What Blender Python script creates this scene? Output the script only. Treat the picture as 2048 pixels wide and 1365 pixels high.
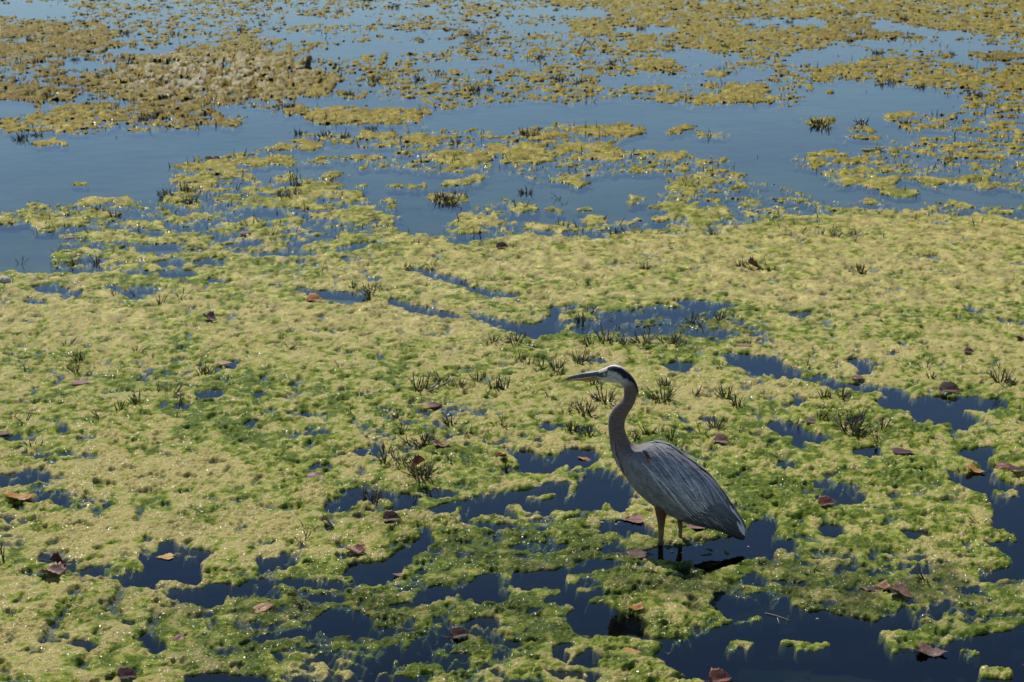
import bpy, bmesh, math, random
import numpy as np
from mathutils import Vector, Matrix, kdtree

for o in list(bpy.data.objects):
    bpy.data.objects.remove(o)
scene = bpy.context.scene
COL = scene.collection
rng = random.Random(11)

# ------------------------------------------------------------------ camera
CAM_H = 2.60
PITCH = math.radians(14.4)
FPX = 3982.0                      # focal length in pixels of a 2048 px wide frame (70 mm)
cam_d = bpy.data.cameras.new('camera')
cam = bpy.data.objects.new('camera', cam_d)
COL.objects.link(cam)
cam.location = (0, 0, CAM_H)
cam.rotation_euler = (math.pi / 2 - PITCH, 0, 0)
cam_d.sensor_width = 36
cam_d.lens = 36 * FPX / 2048
cam_d.clip_start = 0.05
cam_d.clip_end = 20000
cam_d.dof.use_dof = True
cam_d.dof.focus_distance = 7.6
cam_d.dof.aperture_fstop = 9.0
scene.camera = cam

# ------------------------------------------------------------------ sky, sun, exposure
SUN_EL = math.radians(53)
SUN_AZ = math.radians(-28)          # measured from +Y (away from the camera) towards +X
world = bpy.data.worlds.new('World')
scene.world = world
world.use_nodes = True
wn = world.node_tree
for n in list(wn.nodes):
    wn.nodes.remove(n)
sky = wn.nodes.new('ShaderNodeTexSky')
sky.sky_type = 'NISHITA'
sky.sun_disc = False
sky.sun_elevation = SUN_EL
sky.sun_rotation = SUN_AZ
sky.altitude = 300
sky.air_density = 1.0
sky.dust_density = 0.0
sky.ozone_density = 4.0
bg = wn.nodes.new('ShaderNodeBackground')
bg.inputs['Strength'].default_value = 0.09
wo = wn.nodes.new('ShaderNodeOutputWorld')
wn.links.new(sky.outputs[0], bg.inputs[0])
wn.links.new(bg.outputs[0], wo.inputs[0])

sun_d = bpy.data.lights.new('sun', 'SUN')
sun_d.energy = 4.0
sun_d.angle = math.radians(0.53)
sun_d.color = (1.0, 0.95, 0.87)
sun = bpy.data.objects.new('sun', sun_d)
COL.objects.link(sun)
sd = Vector((math.sin(SUN_AZ) * math.cos(SUN_EL), math.cos(SUN_AZ) * math.cos(SUN_EL), math.sin(SUN_EL)))
sun.rotation_euler = sd.to_track_quat('Z', 'Y').to_euler()
sun.location = sd * 30

scene.view_settings.view_transform = 'Standard'
scene.view_settings.look = 'None'
scene.view_settings.exposure = 0.0
scene.view_settings.gamma = 1.0
scene.view_settings.use_curve_mapping = False

# ------------------------------------------------------------------ helpers
SP, CP = math.sin(PITCH), math.cos(PITCH)


def ray(px, py):
    """direction of the sight line through a survey mark (numpy friendly)"""
    a = (px - 1024.0) / FPX
    b = (682.5 - py) / FPX
    return a, CP + b * SP, -SP + b * CP


def ground(px, py, z=0.0):
    a, f, g = ray(px, py)
    t = (z - CAM_H) / g
    return a * t, f * t


def px_per_m(py):
    _, f, g = ray(1024.0, py)
    t = -CAM_H / g
    return FPX / t


def tag(o, label=None, cat=None, group=None, kind=None):
    if label:
        o['label'] = label
    if cat:
        o['category'] = cat
    if group:
        o['group'] = group
    if kind:
        o['kind'] = kind
    return o


def empty(name, loc=(0, 0, 0), rz=0.0):
    o = bpy.data.objects.new(name, None)
    o.empty_display_size = 0.05
    COL.objects.link(o)
    o.location = loc
    o.rotation_euler = (0, 0, rz)
    return o


def link_mesh(name, me, parent=None, mat=None):
    o = bpy.data.objects.new(name, me)
    COL.objects.link(o)
    if parent:
        o.parent = parent
    if mat and not me.materials:
        me.materials.append(mat)
    return o


def mesh_from(name, verts, faces, mat=None, smooth=True, cols=None):
    me = bpy.data.meshes.new(name)
    me.from_pydata([tuple(v) for v in verts], [], faces)
    me.update()
    if smooth:
        me.polygons.foreach_set('use_smooth', [True] * len(me.polygons))
    if cols is not None:
        ca = me.color_attributes.new('Col', 'FLOAT_COLOR', 'POINT')
        flat = np.ones((len(verts), 4), np.float32)
        flat[:, :3] = np.array(cols, np.float32)
        ca.data.foreach_set('color', flat.ravel())
    if mat:
        me.materials.append(mat)
    return me


# ---- numpy noise
def _hash(ix, iy, seed):
    h = (ix.astype(np.int64) * 374761393 + iy.astype(np.int64) * 668265263 + seed * 1442695041) & 0xFFFFFFFF
    h = ((h ^ (h >> 13)) * 1274126177) & 0xFFFFFFFF
    h = (h ^ (h >> 16)) & 0xFFFFFFFF
    return h


def vnoise(x, y, seed=0):
    xf, yf = np.floor(x), np.floor(y)
    ix, iy = xf.astype(np.int64), yf.astype(np.int64)
    fx, fy = (x - xf).astype(np.float32), (y - yf).astype(np.float32)

    def g(dx, dy):
        a = _hash(ix + dx, iy + dy, seed).astype(np.float32) * np.float32(6.2831853 / 4294967296.0)
        return np.cos(a) * (fx - dx) + np.sin(a) * (fy - dy)
    u = fx * fx * fx * (fx * (fx * 6 - 15) + 10)
    v = fy * fy * fy * (fy * (fy * 6 - 15) + 10)
    a = g(0, 0) * (1 - u) + g(1, 0) * u
    b = g(0, 1) * (1 - u) + g(1, 1) * u
    return (a * (1 - v) + b * v) * 1.5


def fbm(x, y, seed, octs=4, gain=0.5):
    s, a, f, n = 0.0, 1.0, 1.0, 0.0
    for i in range(octs):
        s = s + a * vnoise(x * f, y * f, seed + i * 17)
        n += a
        a *= gain
        f *= 2.03
    return s / n


def worley(x, y, seed):
    xf, yf = np.floor(x), np.floor(y)
    ix, iy = xf.astype(np.int64), yf.astype(np.int64)
    best = np.full(x.shape, 9.0, np.float32)
    for dx in (-1, 0, 1):
        for dy in (-1, 0, 1):
            h = _hash(ix + dx, iy + dy, seed)
            jx = (h & 0xFFFF).astype(np.float32) / 65536.0
            jy = (h >> 16).astype(np.float32) / 65536.0
            d = (xf + dx + jx - x) ** 2 + (yf + dy + jy - y) ** 2
            best = np.minimum(best, d.astype(np.float32))
    return np.sqrt(best)


def smooth(a, b, x):
    t = np.clip((x - a) / (b - a), 0, 1)
    return t * t * (3 - 2 * t)


# ---- materials
def new_mat(name):
    m = bpy.data.materials.new(name)
    m.use_nodes = True
    nt = m.node_tree
    b = nt.nodes['Principled BSDF']
    return m, nt, b


def simple_mat(name, col, rough=0.6, var=0.25, scale=60, bump=0.0, col2=None, attr=False, coat=0.0, spec=0.5, trans=0.0):
    m, nt, b = new_mat(name)
    N, L = nt.nodes, nt.links
    tc = N.new('ShaderNodeTexCoord')
    no = N.new('ShaderNodeTexNoise')
    no.inputs['Scale'].default_value = scale
    no.inputs['Detail'].default_value = 4
    L.new(tc.outputs['Object'], no.inputs['Vector'])
    mix = N.new('ShaderNodeMix')
    mix.data_type = 'RGBA'
    if attr:
        at = N.new('ShaderNodeAttribute')
        at.attribute_name = 'Col'
        hs = N.new('ShaderNodeMix')
        hs.data_type = 'RGBA'
        hs.blend_type = 'MULTIPLY'
        hs.inputs[0].default_value = 1
        L.new(at.outputs['Color'], hs.inputs[6])
        cr = N.new('ShaderNodeValToRGB')
        cr.color_ramp.elements[0].color = (1 - var, 1 - var, 1 - var, 1)
        cr.color_ramp.elements[1].color = (1 + var, 1 + var, 1 + var, 1)
        cr.color_ramp.elements[0].position = 0.3
        cr.color_ramp.elements[1].position = 0.7
        L.new(no.outputs['Fac'], cr.inputs[0])
        L.new(cr.outputs[0], hs.inputs[7])
        L.new(hs.outputs[2], b.inputs['Base Color'])
    else:
        c2 = col2 or tuple(c * (1 - 2 * var) for c in col)
        mix.inputs[6].default_value = (*c2, 1)
        mix.inputs[7].default_value = (*col, 1)
        cr = N.new('ShaderNodeValToRGB')
        cr.color_ramp.elements[0].position = 0.35
        cr.color_ramp.elements[1].position = 0.65
        L.new(no.outputs['Fac'], cr.inputs[0])
        L.new(cr.outputs[0], mix.inputs[0])
        L.new(mix.outputs[2], b.inputs['Base Color'])
    b.inputs['Roughness'].default_value = rough
    b.inputs['Specular IOR Level'].default_value = spec
    b.inputs['Coat Weight'].default_value = coat
    b.inputs['Coat Roughness'].default_value = 0.15
    if bump:
        bp = N.new('ShaderNodeBump')
        bp.inputs['Strength'].default_value = bump
        bp.inputs['Distance'].default_value = 0.003
        L.new(no.outputs['Fac'], bp.inputs['Height'])
        L.new(bp.outputs[0], b.inputs['Normal'])
    return m


# ------------------------------------------------------------------ the setting: bed, water
def bed_material():
    m, nt, b = new_mat('silt')
    N, L = nt.nodes, nt.links
    tc = N.new('ShaderNodeTexCoord')
    n1 = N.new('ShaderNodeTexNoise')
    n1.inputs['Scale'].default_value = 2.2
    n1.inputs['Detail'].default_value = 7
    n1.inputs['Roughness'].default_value = 0.65
    L.new(tc.outputs['Object'], n1.inputs['Vector'])
    cr = N.new('ShaderNodeValToRGB')
    e = cr.color_ramp.elements
    e[0].position, e[0].color = 0.36, (0.020, 0.030, 0.018, 1)
    e[1].position, e[1].color = 0.66, (0.15, 0.125, 0.075, 1)
    k = e.new(0.5)
    k.color = (0.070, 0.066, 0.036, 1)
    L.new(n1.outputs['Fac'], cr.inputs[0])
    at = N.new('ShaderNodeAttribute')
    at.attribute_name = 'Col'
    c2 = N.new('ShaderNodeValToRGB')
    c2.color_ramp.elements[0].position, c2.color_ramp.elements[0].color = 0.34, (0.090, 0.110, 0.075, 1)
    c2.color_ramp.elements[1].position, c2.color_ramp.elements[1].color = 0.66, (0.215, 0.220, 0.165, 1)
    L.new(n1.outputs['Fac'], c2.inputs[0])
    mx = N.new('ShaderNodeMix')
    mx.data_type = 'RGBA'
    L.new(at.outputs['Fac'], mx.inputs[0])
    L.new(cr.outputs[0], mx.inputs[6])
    L.new(c2.outputs[0], mx.inputs[7])
    L.new(mx.outputs[2], b.inputs['Base Color'])
    b.inputs['Roughness'].default_value = 0.9
    return m


def water_material():
    m = bpy.data.materials.new('pond_water')
    m.use_nodes = True
    nt = m.node_tree
    N, L = nt.nodes, nt.links
    N.remove(N['Principled BSDF'])
    out = N['Material Output']
    tr = N.new('ShaderNodeBsdfTransparent')
    tr.inputs[0].default_value = (0.93, 0.97, 0.96, 1)
    gl = N.new('ShaderNodeBsdfGlossy')
    gl.inputs['Roughness'].default_value = 0.015
    gl.inputs['Color'].default_value = (0.86, 0.90, 0.96, 1)
    fr = N.new('ShaderNodeFresnel')
    fr.inputs['IOR'].default_value = 1.33
    mx = N.new('ShaderNodeMixShader')
    tc = N.new('ShaderNodeTexCoord')
    no = N.new('ShaderNodeTexNoise')
    no.inputs['Scale'].default_value = 5.0
    no.inputs['Detail'].default_value = 3
    L.new(tc.outputs['Object'], no.inputs['Vector'])
    bp = N.new('ShaderNodeBump')
    bp.inputs['Strength'].default_value = 0.22
    bp.inputs['Distance'].default_value = 0.012
    L.new(no.outputs['Fac'], bp.inputs['Height'])
    L.new(bp.outputs[0], gl.inputs['Normal'])
    L.new(fr.outputs[0], mx.inputs[0])
    L.new(tr.outputs[0], mx.inputs[1])
    L.new(gl.outputs[0], mx.inputs[2])
    L.new(mx.outputs[0], out.inputs['Surface'])
    va = N.new('ShaderNodeVolumeAbsorption')
    va.inputs['Color'].default_value = (0.50, 0.60, 0.47, 1)
    va.inputs['Density'].default_value = 8.5
    L.new(va.outputs[0], out.inputs['Volume'])
    return m


BED_Z = -0.24
R = 6000.0
nx, ny = 120, 120
bed_v, bed_f = [], []
xs = np.concatenate([[-R, -400, -60], np.concatenate([np.linspace(-14, -3.2, 60), np.linspace(-3, 3, 110), np.linspace(3.2, 14, 60)]), [60, 400, R]])
ys = np.concatenate([[-R, -400, -40], np.concatenate([np.linspace(3, 8, 90), np.linspace(8.2, 34, 130)]), [80, 500, R]])
GX, GY = np.meshgrid(xs, ys)
inner = (np.abs(GX) < 15) & (GY > 2) & (GY < 35)
GZ = BED_Z + np.where(inner, 0.035 * fbm(GX * 1.1, GY * 1.1, 5, 3), 0)
shoal = smooth(8.3, 11.5, GY + 0.8 * fbm(GX * .35, GY * .35, 15, 3) * 4)
GZ = GZ * (1 - shoal) + shoal * (-0.048 + 0.024 * fbm(GX * .5, GY * .4, 16, 3))
GZ = np.where(inner, GZ, np.where(GY > 8, -0.07, BED_Z))
sx_, sy_ = ground(1760, 1345)
bar = np.exp(-(((GX - sx_) / 0.5) ** 2 + ((GY - sy_) / 0.45) ** 2))
GZ = GZ + (0.115 + 0.05 * fbm(GX * 6, GY * 6, 19, 3)) * bar
shoal = np.maximum(shoal, 0.12 * bar)
bed_v = np.stack([GX, GY, GZ], -1).reshape(-1, 3)
W_ = len(xs)
bed_f = [(j * W_ + i, j * W_ + i + 1, (j + 1) * W_ + i + 1, (j + 1) * W_ + i)
         for j in range(len(ys) - 1) for i in range(W_ - 1)]
bed = link_mesh('pond_bed', mesh_from('pond_bed', bed_v, bed_f, bed_material(), True, np.repeat(np.where(inner, shoal, GY > 8).reshape(-1, 1), 3, 1)))
tag(bed, 'silty brown bed showing faintly through shallow water', None, None, 'structure')

RW = 5900.0
wv = [(-RW, -RW, 0), (RW, -RW, 0), (RW, RW, 0), (-RW, RW, 0), (-RW, -RW, -1.2), (RW, -RW, -1.2), (RW, RW, -1.2), (-RW, RW, -1.2)]
wf = [(0, 1, 2, 3), (7, 6, 5, 4), (0, 4, 5, 1), (1, 5, 6, 2), (2, 6, 7, 3), (3, 7, 4, 0)]
water = link_mesh('pond_water', mesh_from('pond_water', wv, wf, water_material(), smooth=False))
tag(water, 'calm dark blue pond water reflecting clear sky', None, None, 'structure')

# ------------------------------------------------------------------ survey of the algae cover (marks in 2048 x 1365 survey units)
SX0, SY0, ST = -400, -120, 4
SWD, SHT = (2048 + 800) // ST, (1365 + 320) // ST
MX, MY = np.meshgrid(SX0 + ST * (np.arange(SWD) + 0.5), SY0 + ST * (np.arange(SHT) + 0.5))
cover = np.full(MX.shape, 0.62, np.float32)
CXc, CYc = np.clip(MX, 3, 2045), np.clip(MY, 3, 1362)    # the cover just outside the frame goes on as at its rim


def inside(poly):
    r = np.zeros(MX.shape, bool)
    n = len(poly)
    for i in range(n):
        x1, y1 = poly[i]
        x2, y2 = poly[(i + 1) % n]
        if y1 == y2:
            continue
        c = ((y1 > CYc) != (y2 > CYc)) & (CXc < (x2 - x1) * (CYc - y1) / (y2 - y1) + x1)
        r ^= c
    return r


def blur(a, n=1):
    for _ in range(n):
        a = (np.roll(a, 1, 0) + 2 * a + np.roll(a, -1, 0)) / 4
        a = (np.roll(a, 1, 1) + 2 * a + np.roll(a, -1, 1)) / 4
    return a


def fillp(val, *polys):
    for p in polys:
        cover[inside(p)] = val


def ell(val, *es):
    for (x, y, rx, ry) in es:
        d = ((CXc - x) / rx) ** 2 + ((CYc - y) / max(ry, 2.5)) ** 2
        m = d < 1.0
        cover[m] = val
        

def line(val, hp, *pls):
    for pl in pls:
        for (x1, y1), (x2, y2) in zip(pl[:-1], pl[1:]):
            dx, dy = x2 - x1, (y2 - y1) * 2.6
            L2 = dx * dx + dy * dy + 1e-6
            t = np.clip(((CXc - x1) * dx + (CYc - y1) * 2.6 * dy) / L2, 0, 1)
            d = np.hypot(CXc - x1 - t * dx, (CYc - y1) * 2.6 - t * dy)
            cover[d < hp * 2.6] = val


# upper, broken half
fillp(-0.16, [(0, 0), (2048, 0), (2048, 440), (1900, 430), (1800, 425), (1600, 430), (1480, 455), (1350, 470), (1200, 470), (1020, 468), (940, 490), (880, 480), (800, 460), (700, 470), (560, 505), (470, 520), (380, 545), (280, 548), (150, 545), (0, 548)])
fillp(0.28, [(1100, 0), (2048, 0), (2048, 70), (1980, 72), (1880, 60), (1790, 42), (1730, 60), (1640, 100), (1540, 110), (1440, 100), (1300, 95), (1220, 85), (1140, 60)])
W, A = -1.0, 0.62
fillp(W, [(0, 262), (120, 268), (300, 264), (380, 258), (470, 262), (540, 262), (600, 270), (560, 285), (480, 300), (420, 310), (380, 320), (340, 335), (330, 365), (340, 388), (300, 394), (180, 392), (140, 405), (60, 412), (0, 428)],
      [(0, 428), (30, 440), (60, 448), (70, 465), (110, 470), (120, 480), (105, 500), (100, 535), (0, 548)],
      [(640, 395), (690, 370), (650, 355), (700, 345), (880, 345), (1000, 350), (1100, 365), (1100, 395), (1000, 402), (920, 422), (895, 447), (880, 466), (830, 462), (800, 460), (790, 445), (800, 430), (790, 397), (700, 392)],
      [(1024, 380), (1200, 350), (1330, 350), (1340, 370), (1300, 395), (1290, 420), (1340, 430), (1250, 440), (1200, 440), (1120, 440), (1100, 460), (1030, 460), (1024, 440)],
      [(1440, 300), (1560, 320), (1640, 345), (1640, 365), (1740, 375), (1800, 360), (1900, 375), (2048, 385), (2048, 412), (1960, 412), (1880, 398), (1800, 410), (1740, 395), (1680, 400), (1650, 395), (1600, 380), (1540, 370), (1480, 345)],
      [(1024, 205), (1140, 205), (1300, 205), (1380, 210), (1500, 213), (1590, 215), (1640, 165), (1720, 165), (1850, 175), (1920, 200), (1900, 225), (1800, 225), (1770, 235), (1800, 262), (1880, 265), (1900, 275), (1800, 280), (1690, 300), (1640, 300), (1560, 320), (1500, 330), (1440, 310), (1280, 300), (1230, 290), (1300, 260), (1250, 248), (1100, 245), (1024, 260), (900, 258), (860, 245), (870, 222)],
      [(590, 115), (650, 100), (760, 80), (850, 85), (920, 85), (900, 97), (780, 105), (700, 110), (640, 112)],
      [(512, 232), (607, 232), (600, 255), (560, 265), (512, 265), (400, 262), (410, 250)],
      [(400, 214), (512, 216), (560, 222), (512, 234), (440, 228)],
      [(0, 205), (70, 205), (65, 225), (40, 235), (0, 230)])
fillp(-0.75, [(1300, 105), (1370, 100), (1420, 105), (1480, 110), (1450, 125), (1440, 140), (1480, 140), (1536, 150), (1500, 160), (1430, 165), (1370, 175), (1440, 180), (1400, 188), (1330, 180), (1210, 175), (1200, 165), (1220, 150), (1380, 150), (1370, 130), (1340, 120)],
      [(1750, 40), (1800, 48), (1880, 62), (1990, 70), (1900, 75), (1800, 65), (1740, 60)],
      [(1740, 80), (1900, 85), (2000, 95), (1990, 110), (1940, 115), (1900, 105), (1830, 100), (1740, 100)],
      [(1610, 100), (1700, 95), (1740, 110), (1700, 125), (1620, 130), (1560, 120)],
      [(512, 65), (700, 68), (760, 75), (660, 80), (560, 80)],
      [(0, 8), (140, 10), (150, 30), (60, 36), (0, 32)],
      [(1950, 100), (2048, 105), (2048, 125), (1960, 135), (1900, 125)])
line(-0.8, 6, [(582, 42), (740, 42)], [(732, 24), (860, 24)], [(1040, 25), (1200, 25)], [(1020, 55), (1130, 58)], [(1240, 62), (1340, 62)], [(240, 104), (360, 104)], [(140, 128), (200, 132)], [(330, 130), (375, 134)], [(190, 207), (250, 207)], [(880, 128), (1024, 128)], [(837, 133), (937, 135)], [(672, 175), (737, 176)], [(780, 68), (890, 70)], [(1490, 48), (1640, 45)])
line(W, 7, [(610, 204), (830, 208)], [(600, 262), (860, 258)], [(560, 303), (760, 306)], [(520, 340), (700, 336)], [(280, 498), (335, 496)], [(325, 548), (370, 546)], [(1020, 130), (1065, 132)])
fillp(0.26, [(0, 45), (200, 45), (240, 75), (200, 100), (120, 115), (0, 130)],
      [(150, 165), (260, 145), (300, 120), (380, 95), (500, 90), (570, 100), (575, 130), (640, 140), (680, 165), (640, 195), (512, 200), (400, 213), (330, 205), (200, 195)],
      [(0, 165), (80, 170), (140, 185), (150, 200), (60, 205), (0, 205)],
      [(1630, 150), (1680, 125), (1800, 120), (2048, 145), (2048, 175), (1900, 180), (1800, 165)])
fillp(0.2, [(100, 215), (180, 205), (320, 210), (400, 215), (490, 240), (470, 255), (350, 250), (200, 262), (100, 262), (0, 258), (0, 235), (100, 230)])
line(-0.8, 4, [(330, 200), (375, 204)], [(415, 130), (450, 132)], [(310, 128), (350, 134)])
ell(A, (1150, 207, 25, 3), (1220, 262, 70, 9), (1100, 268, 40, 5), (1380, 255, 38, 4), (1350, 265, 22, 4), (1420, 270, 45, 5), (1340, 310, 28, 6), (1060, 300, 32, 9), (1180, 293, 48, 6), (1210, 310, 25, 9), (1050, 317, 60, 7), (1640, 243, 38, 8), (1725, 260, 28, 4), (1800, 232, 38, 5), (1730, 275, 38, 4), (1610, 178, 18, 2.5), (1655, 184, 12, 5),
    (1310, 125, 42, 12), (1440, 147, 28, 8), (1250, 148, 36, 5), (1290, 177, 58, 6), (1330, 197, 30, 7), (1480, 197, 75, 9), (1490, 178, 50, 10), (1760, 70, 45, 9), (1990, 112, 60, 8),
    (730, 231, 122, 15), (755, 272, 38, 8), (855, 275, 38, 9), (570, 295, 28, 7), (620, 293, 23, 6), (540, 325, 60, 9), (740, 320, 40, 6), (920, 322, 48, 11), (1000, 300, 38, 8), (750, 310, 22, 4),
    (100, 287, 42, 6), (158, 367, 20, 4), (65, 411, 14, 5), (10, 441, 30, 7), (110, 445, 62, 10), (190, 402, 20, 6), (245, 403, 38, 5), (195, 428, 22, 7), (220, 436, 22, 6),
    (420, 331, 55, 11), (475, 318, 18, 7), (400, 360, 35, 6), (390, 374, 42, 6), (470, 350, 35, 8), (365, 393, 25, 8), (330, 420, 17, 5), (410, 431, 38, 6), (310, 450, 25, 7), (500, 450, 33, 9), (215, 473, 58, 10), (365, 478, 62, 11), (190, 503, 42, 9), (135, 511, 30, 6), (260, 505, 20, 8), (330, 514, 100, 8), (300, 532, 52, 9), (380, 531, 19, 7), (455, 520, 70, 14),
    (645, 380, 40, 13), (700, 391, 24, 8), (660, 348, 38, 5), (715, 371, 20, 4), (785, 373, 20, 5), (830, 376, 22, 6), (915, 366, 38, 8), (960, 358, 27, 5), (900, 397, 38, 10), (712, 430, 52, 16), (775, 445, 14, 8), (640, 430, 20, 6), (580, 445, 35, 8), (535, 471, 40, 8), (960, 440, 50, 12), (925, 462, 35, 8), (560, 400, 60, 10), (590, 412, 60, 6),
    (1155, 364, 34, 11), (1090, 360, 28, 5), (1050, 415, 32, 9), (1062, 452, 28, 8), (1110, 424, 20, 5), (1175, 420, 20, 5), (1275, 392, 20, 4), (1268, 404, 12, 4), (1185, 440, 32, 7), (1110, 458, 36, 5), (1165, 463, 20, 7), (1365, 382, 30, 8), (1400, 362, 50, 8), (1330, 412, 45, 10), (1400, 425, 60, 10),
    (1800, 387, 42, 8), (1760, 375, 25, 6), (1880, 362, 45, 8), (1960, 355, 40, 7), (1740, 362, 60, 8))
line(W, 4, [(1040, 463), (1085, 467)], [(1130, 469), (1200, 471)], [(1245, 456), (1330, 457)], [(527, 509), (615, 509)], [(682, 500), (722, 496)], [(465, 490), (512, 488)], [(400, 526), (460, 522)], [(320, 527), (350, 525)])
ell(W, (538, 428, 28, 12), (90, 580, 34, 9), (155, 590, 18, 7), (80, 600, 24, 6), (130, 588, 18, 8), (265, 590, 25, 6), (300, 583, 20, 4), (5, 598, 10, 7))
line(-0.45, 4, [(690, 520), (740, 525)], [(600, 525), (640, 530)], [(720, 550), (745, 560)], [(420, 565), (470, 562)], [(225, 577), (300, 583)], [(1410, 650), (1500, 655)])
fillp(W, [(575, 575), (610, 590), (650, 601), (700, 613), (730, 600), (742, 590), (690, 585), (630, 580)],
      [(1000, 645), (1060, 650), (1085, 636), (1095, 618), (1150, 613), (1165, 620), (1110, 627), (1105, 640), (1128, 650), (1122, 664), (1080, 672), (1040, 666), (1000, 654)])
line(W, 5.5, [(817, 541), (872, 552), (927, 566)], [(937, 577), (975, 587), (1022, 594)], [(790, 609), (824, 619), (867, 627), (900, 632)], [(957, 636), (1000, 646), (1022, 652)])
fillp(0.12, [(1130, 640), (1250, 620), (1350, 600), (1450, 600), (1480, 620), (1500, 650), (1560, 680), (1480, 692), (1400, 680), (1250, 682), (1150, 670)])
line(W, 5, [(1230, 632), (1330, 626), (1420, 612)], [(1360, 604), (1450, 608)], [(1220, 656), (1330, 666)], [(1380, 666), (1460, 672)], [(1160, 650), (1230, 645)])
# right channel
fillp(W, [(1440, 705), (1500, 705), (1536, 713), (1560, 728), (1600, 738), (1650, 753), (1700, 768), (1770, 775), (1850, 785), (1860, 795), (1930, 800), (2020, 800), (2025, 808), (1990, 815), (1930, 815), (1938, 830), (1920, 856), (1860, 850), (1820, 845), (1810, 825), (1780, 820), (1740, 806), (1760, 796), (1720, 790), (1690, 785), (1650, 775), (1640, 766), (1560, 755), (1536, 750), (1490, 745)],
      [(1680, 722), (1715, 714), (1740, 722), (1772, 731), (1745, 731), (1750, 740), (1780, 748), (1722, 749), (1715, 736)],
      [(1536, 845), (1600, 845), (1640, 868), (1665, 880), (1630, 887), (1570, 872), (1536, 857)],
      [(1920, 900), (1990, 890), (2002, 905), (1982, 920), (1975, 940), (2000, 960), (2048, 970), (2048, 1020), (1985, 1018), (1960, 992), (1900, 962), (1890, 945), (1960, 940), (1940, 920)],
      [(1990, 1012), (2048, 1000), (2048, 1085), (1985, 1060)],
      [(1980, 1090), (2048, 1085), (2048, 1160), (1960, 1165), (1950, 1152), (2030, 1130), (2025, 1110)])
ell(A, (1580, 722, 26, 11), (1630, 750, 20, 6), (1755, 788, 26, 6), (1770, 775, 16, 4), (1828, 790, 16, 6), (1870, 788, 30, 7), (1955, 826, 30, 7), (1850, 847, 16, 4), (1895, 850, 22, 4), (1820, 838, 10, 4), (2010, 985, 25, 7))
ell(W, (1740, 904, 40, 7), (1595, 803, 14, 8), (1592, 893, 14, 8), (1370, 840, 22, 7), (1360, 730, 38, 5), (1425, 838, 14, 8), (1460, 883, 20, 5), (1110, 854, 38, 6), (1170, 862, 28, 5), (1085, 880, 16, 5), (1720, 840, 16, 4), (1180, 720, 30, 4), (1060, 760, 14, 3))
line(W, 5, [(1365, 905), (1415, 921)])
line(-0.4, 4, [(1330, 840), (1400, 838)], [(1640, 870), (1600, 850)], [(1560, 920), (1580, 930)], [(1740, 770), (1800, 778)], [(1920, 620), (1960, 624)], [(1840, 518), (1880, 520)], [(1590, 630), (1620, 632)], [(1990, 640), (2040, 650)])
fillp(-0.15, [(1625, 960), (1730, 975), (1720, 1010), (1640, 1005)])
# left and middle of the mat
fillp(-0.35, [(0, 945), (40, 935), (90, 945), (90, 960), (50, 975), (20, 975), (0, 970)], [(60, 990), (150, 990), (220, 1000), (230, 1015), (130, 1022), (100, 1005)])
ell(-0.55, (170, 880, 20, 4), (125, 862, 12, 5), (275, 900, 11, 5), (415, 787, 36, 9), (280, 763, 12, 5), (25, 877, 20, 3), (365, 812, 14, 5), (15, 1045, 12, 6), (640, 937, 30, 4), (570, 950, 18, 4), (640, 862, 30, 8), (600, 832, 30, 4), (855, 862, 22, 7), (980, 840, 26, 5), (925, 905, 20, 6), (992, 882, 25, 8), (820, 908, 16, 7), (880, 925, 18, 5), (785, 830, 14, 3), (760, 712, 14, 3), (820, 750, 16, 4), (830, 815, 12, 5), (525, 790, 12, 5), (725, 905, 14, 6), (130, 760, 10, 3), (455, 870, 20, 4), (505, 850, 22, 5), (200, 1045, 12, 3), (470, 735, 14, 4))
fillp(0.36, [(780, 820), (1000, 800), (1060, 860), (1000, 960), (860, 960), (740, 930)])
fillp(W, [(660, 1015), (680, 995), (700, 985), (720, 980), (800, 985), (850, 985), (830, 1000), (800, 1020), (760, 1030), (680, 1025)],
      [(830, 975), (900, 979), (910, 991), (860, 996), (840, 985)],
      [(860, 1018), (900, 1005), (970, 990), (1024, 982), (1050, 975), (1024, 1000), (1040, 1040), (1060, 1062), (1060, 1082), (1024, 1090), (990, 1060), (930, 1050), (880, 1040)],
      [(1024, 905), (1100, 898), (1180, 903), (1215, 920), (1190, 925), (1170, 935), (1140, 922), (1080, 940), (1040, 937)],
      [(1140, 1000), (1165, 950), (1200, 944), (1250, 958), (1262, 985), (1230, 1000), (1200, 1020), (1130, 1020), (1105, 1010)],
      [(1024, 990), (1100, 965), (1145, 960), (1130, 1000), (1100, 1022), (1060, 1022), (1024, 1010)],
      [(1240, 985), (1275, 1000), (1262, 1020), (1240, 1015)])
ell(A, (1092, 993, 38, 8), (1100, 952, 50, 8), (1165, 940, 25, 7), (740, 1012, 36, 9), (690, 1005, 10, 3), (880, 1000, 38, 9), (1040, 1010, 30, 5), (1000, 1045, 55, 8), (900, 1040, 40, 9), (1105, 903, 18, 4), (940, 1025, 26, 5))
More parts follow.
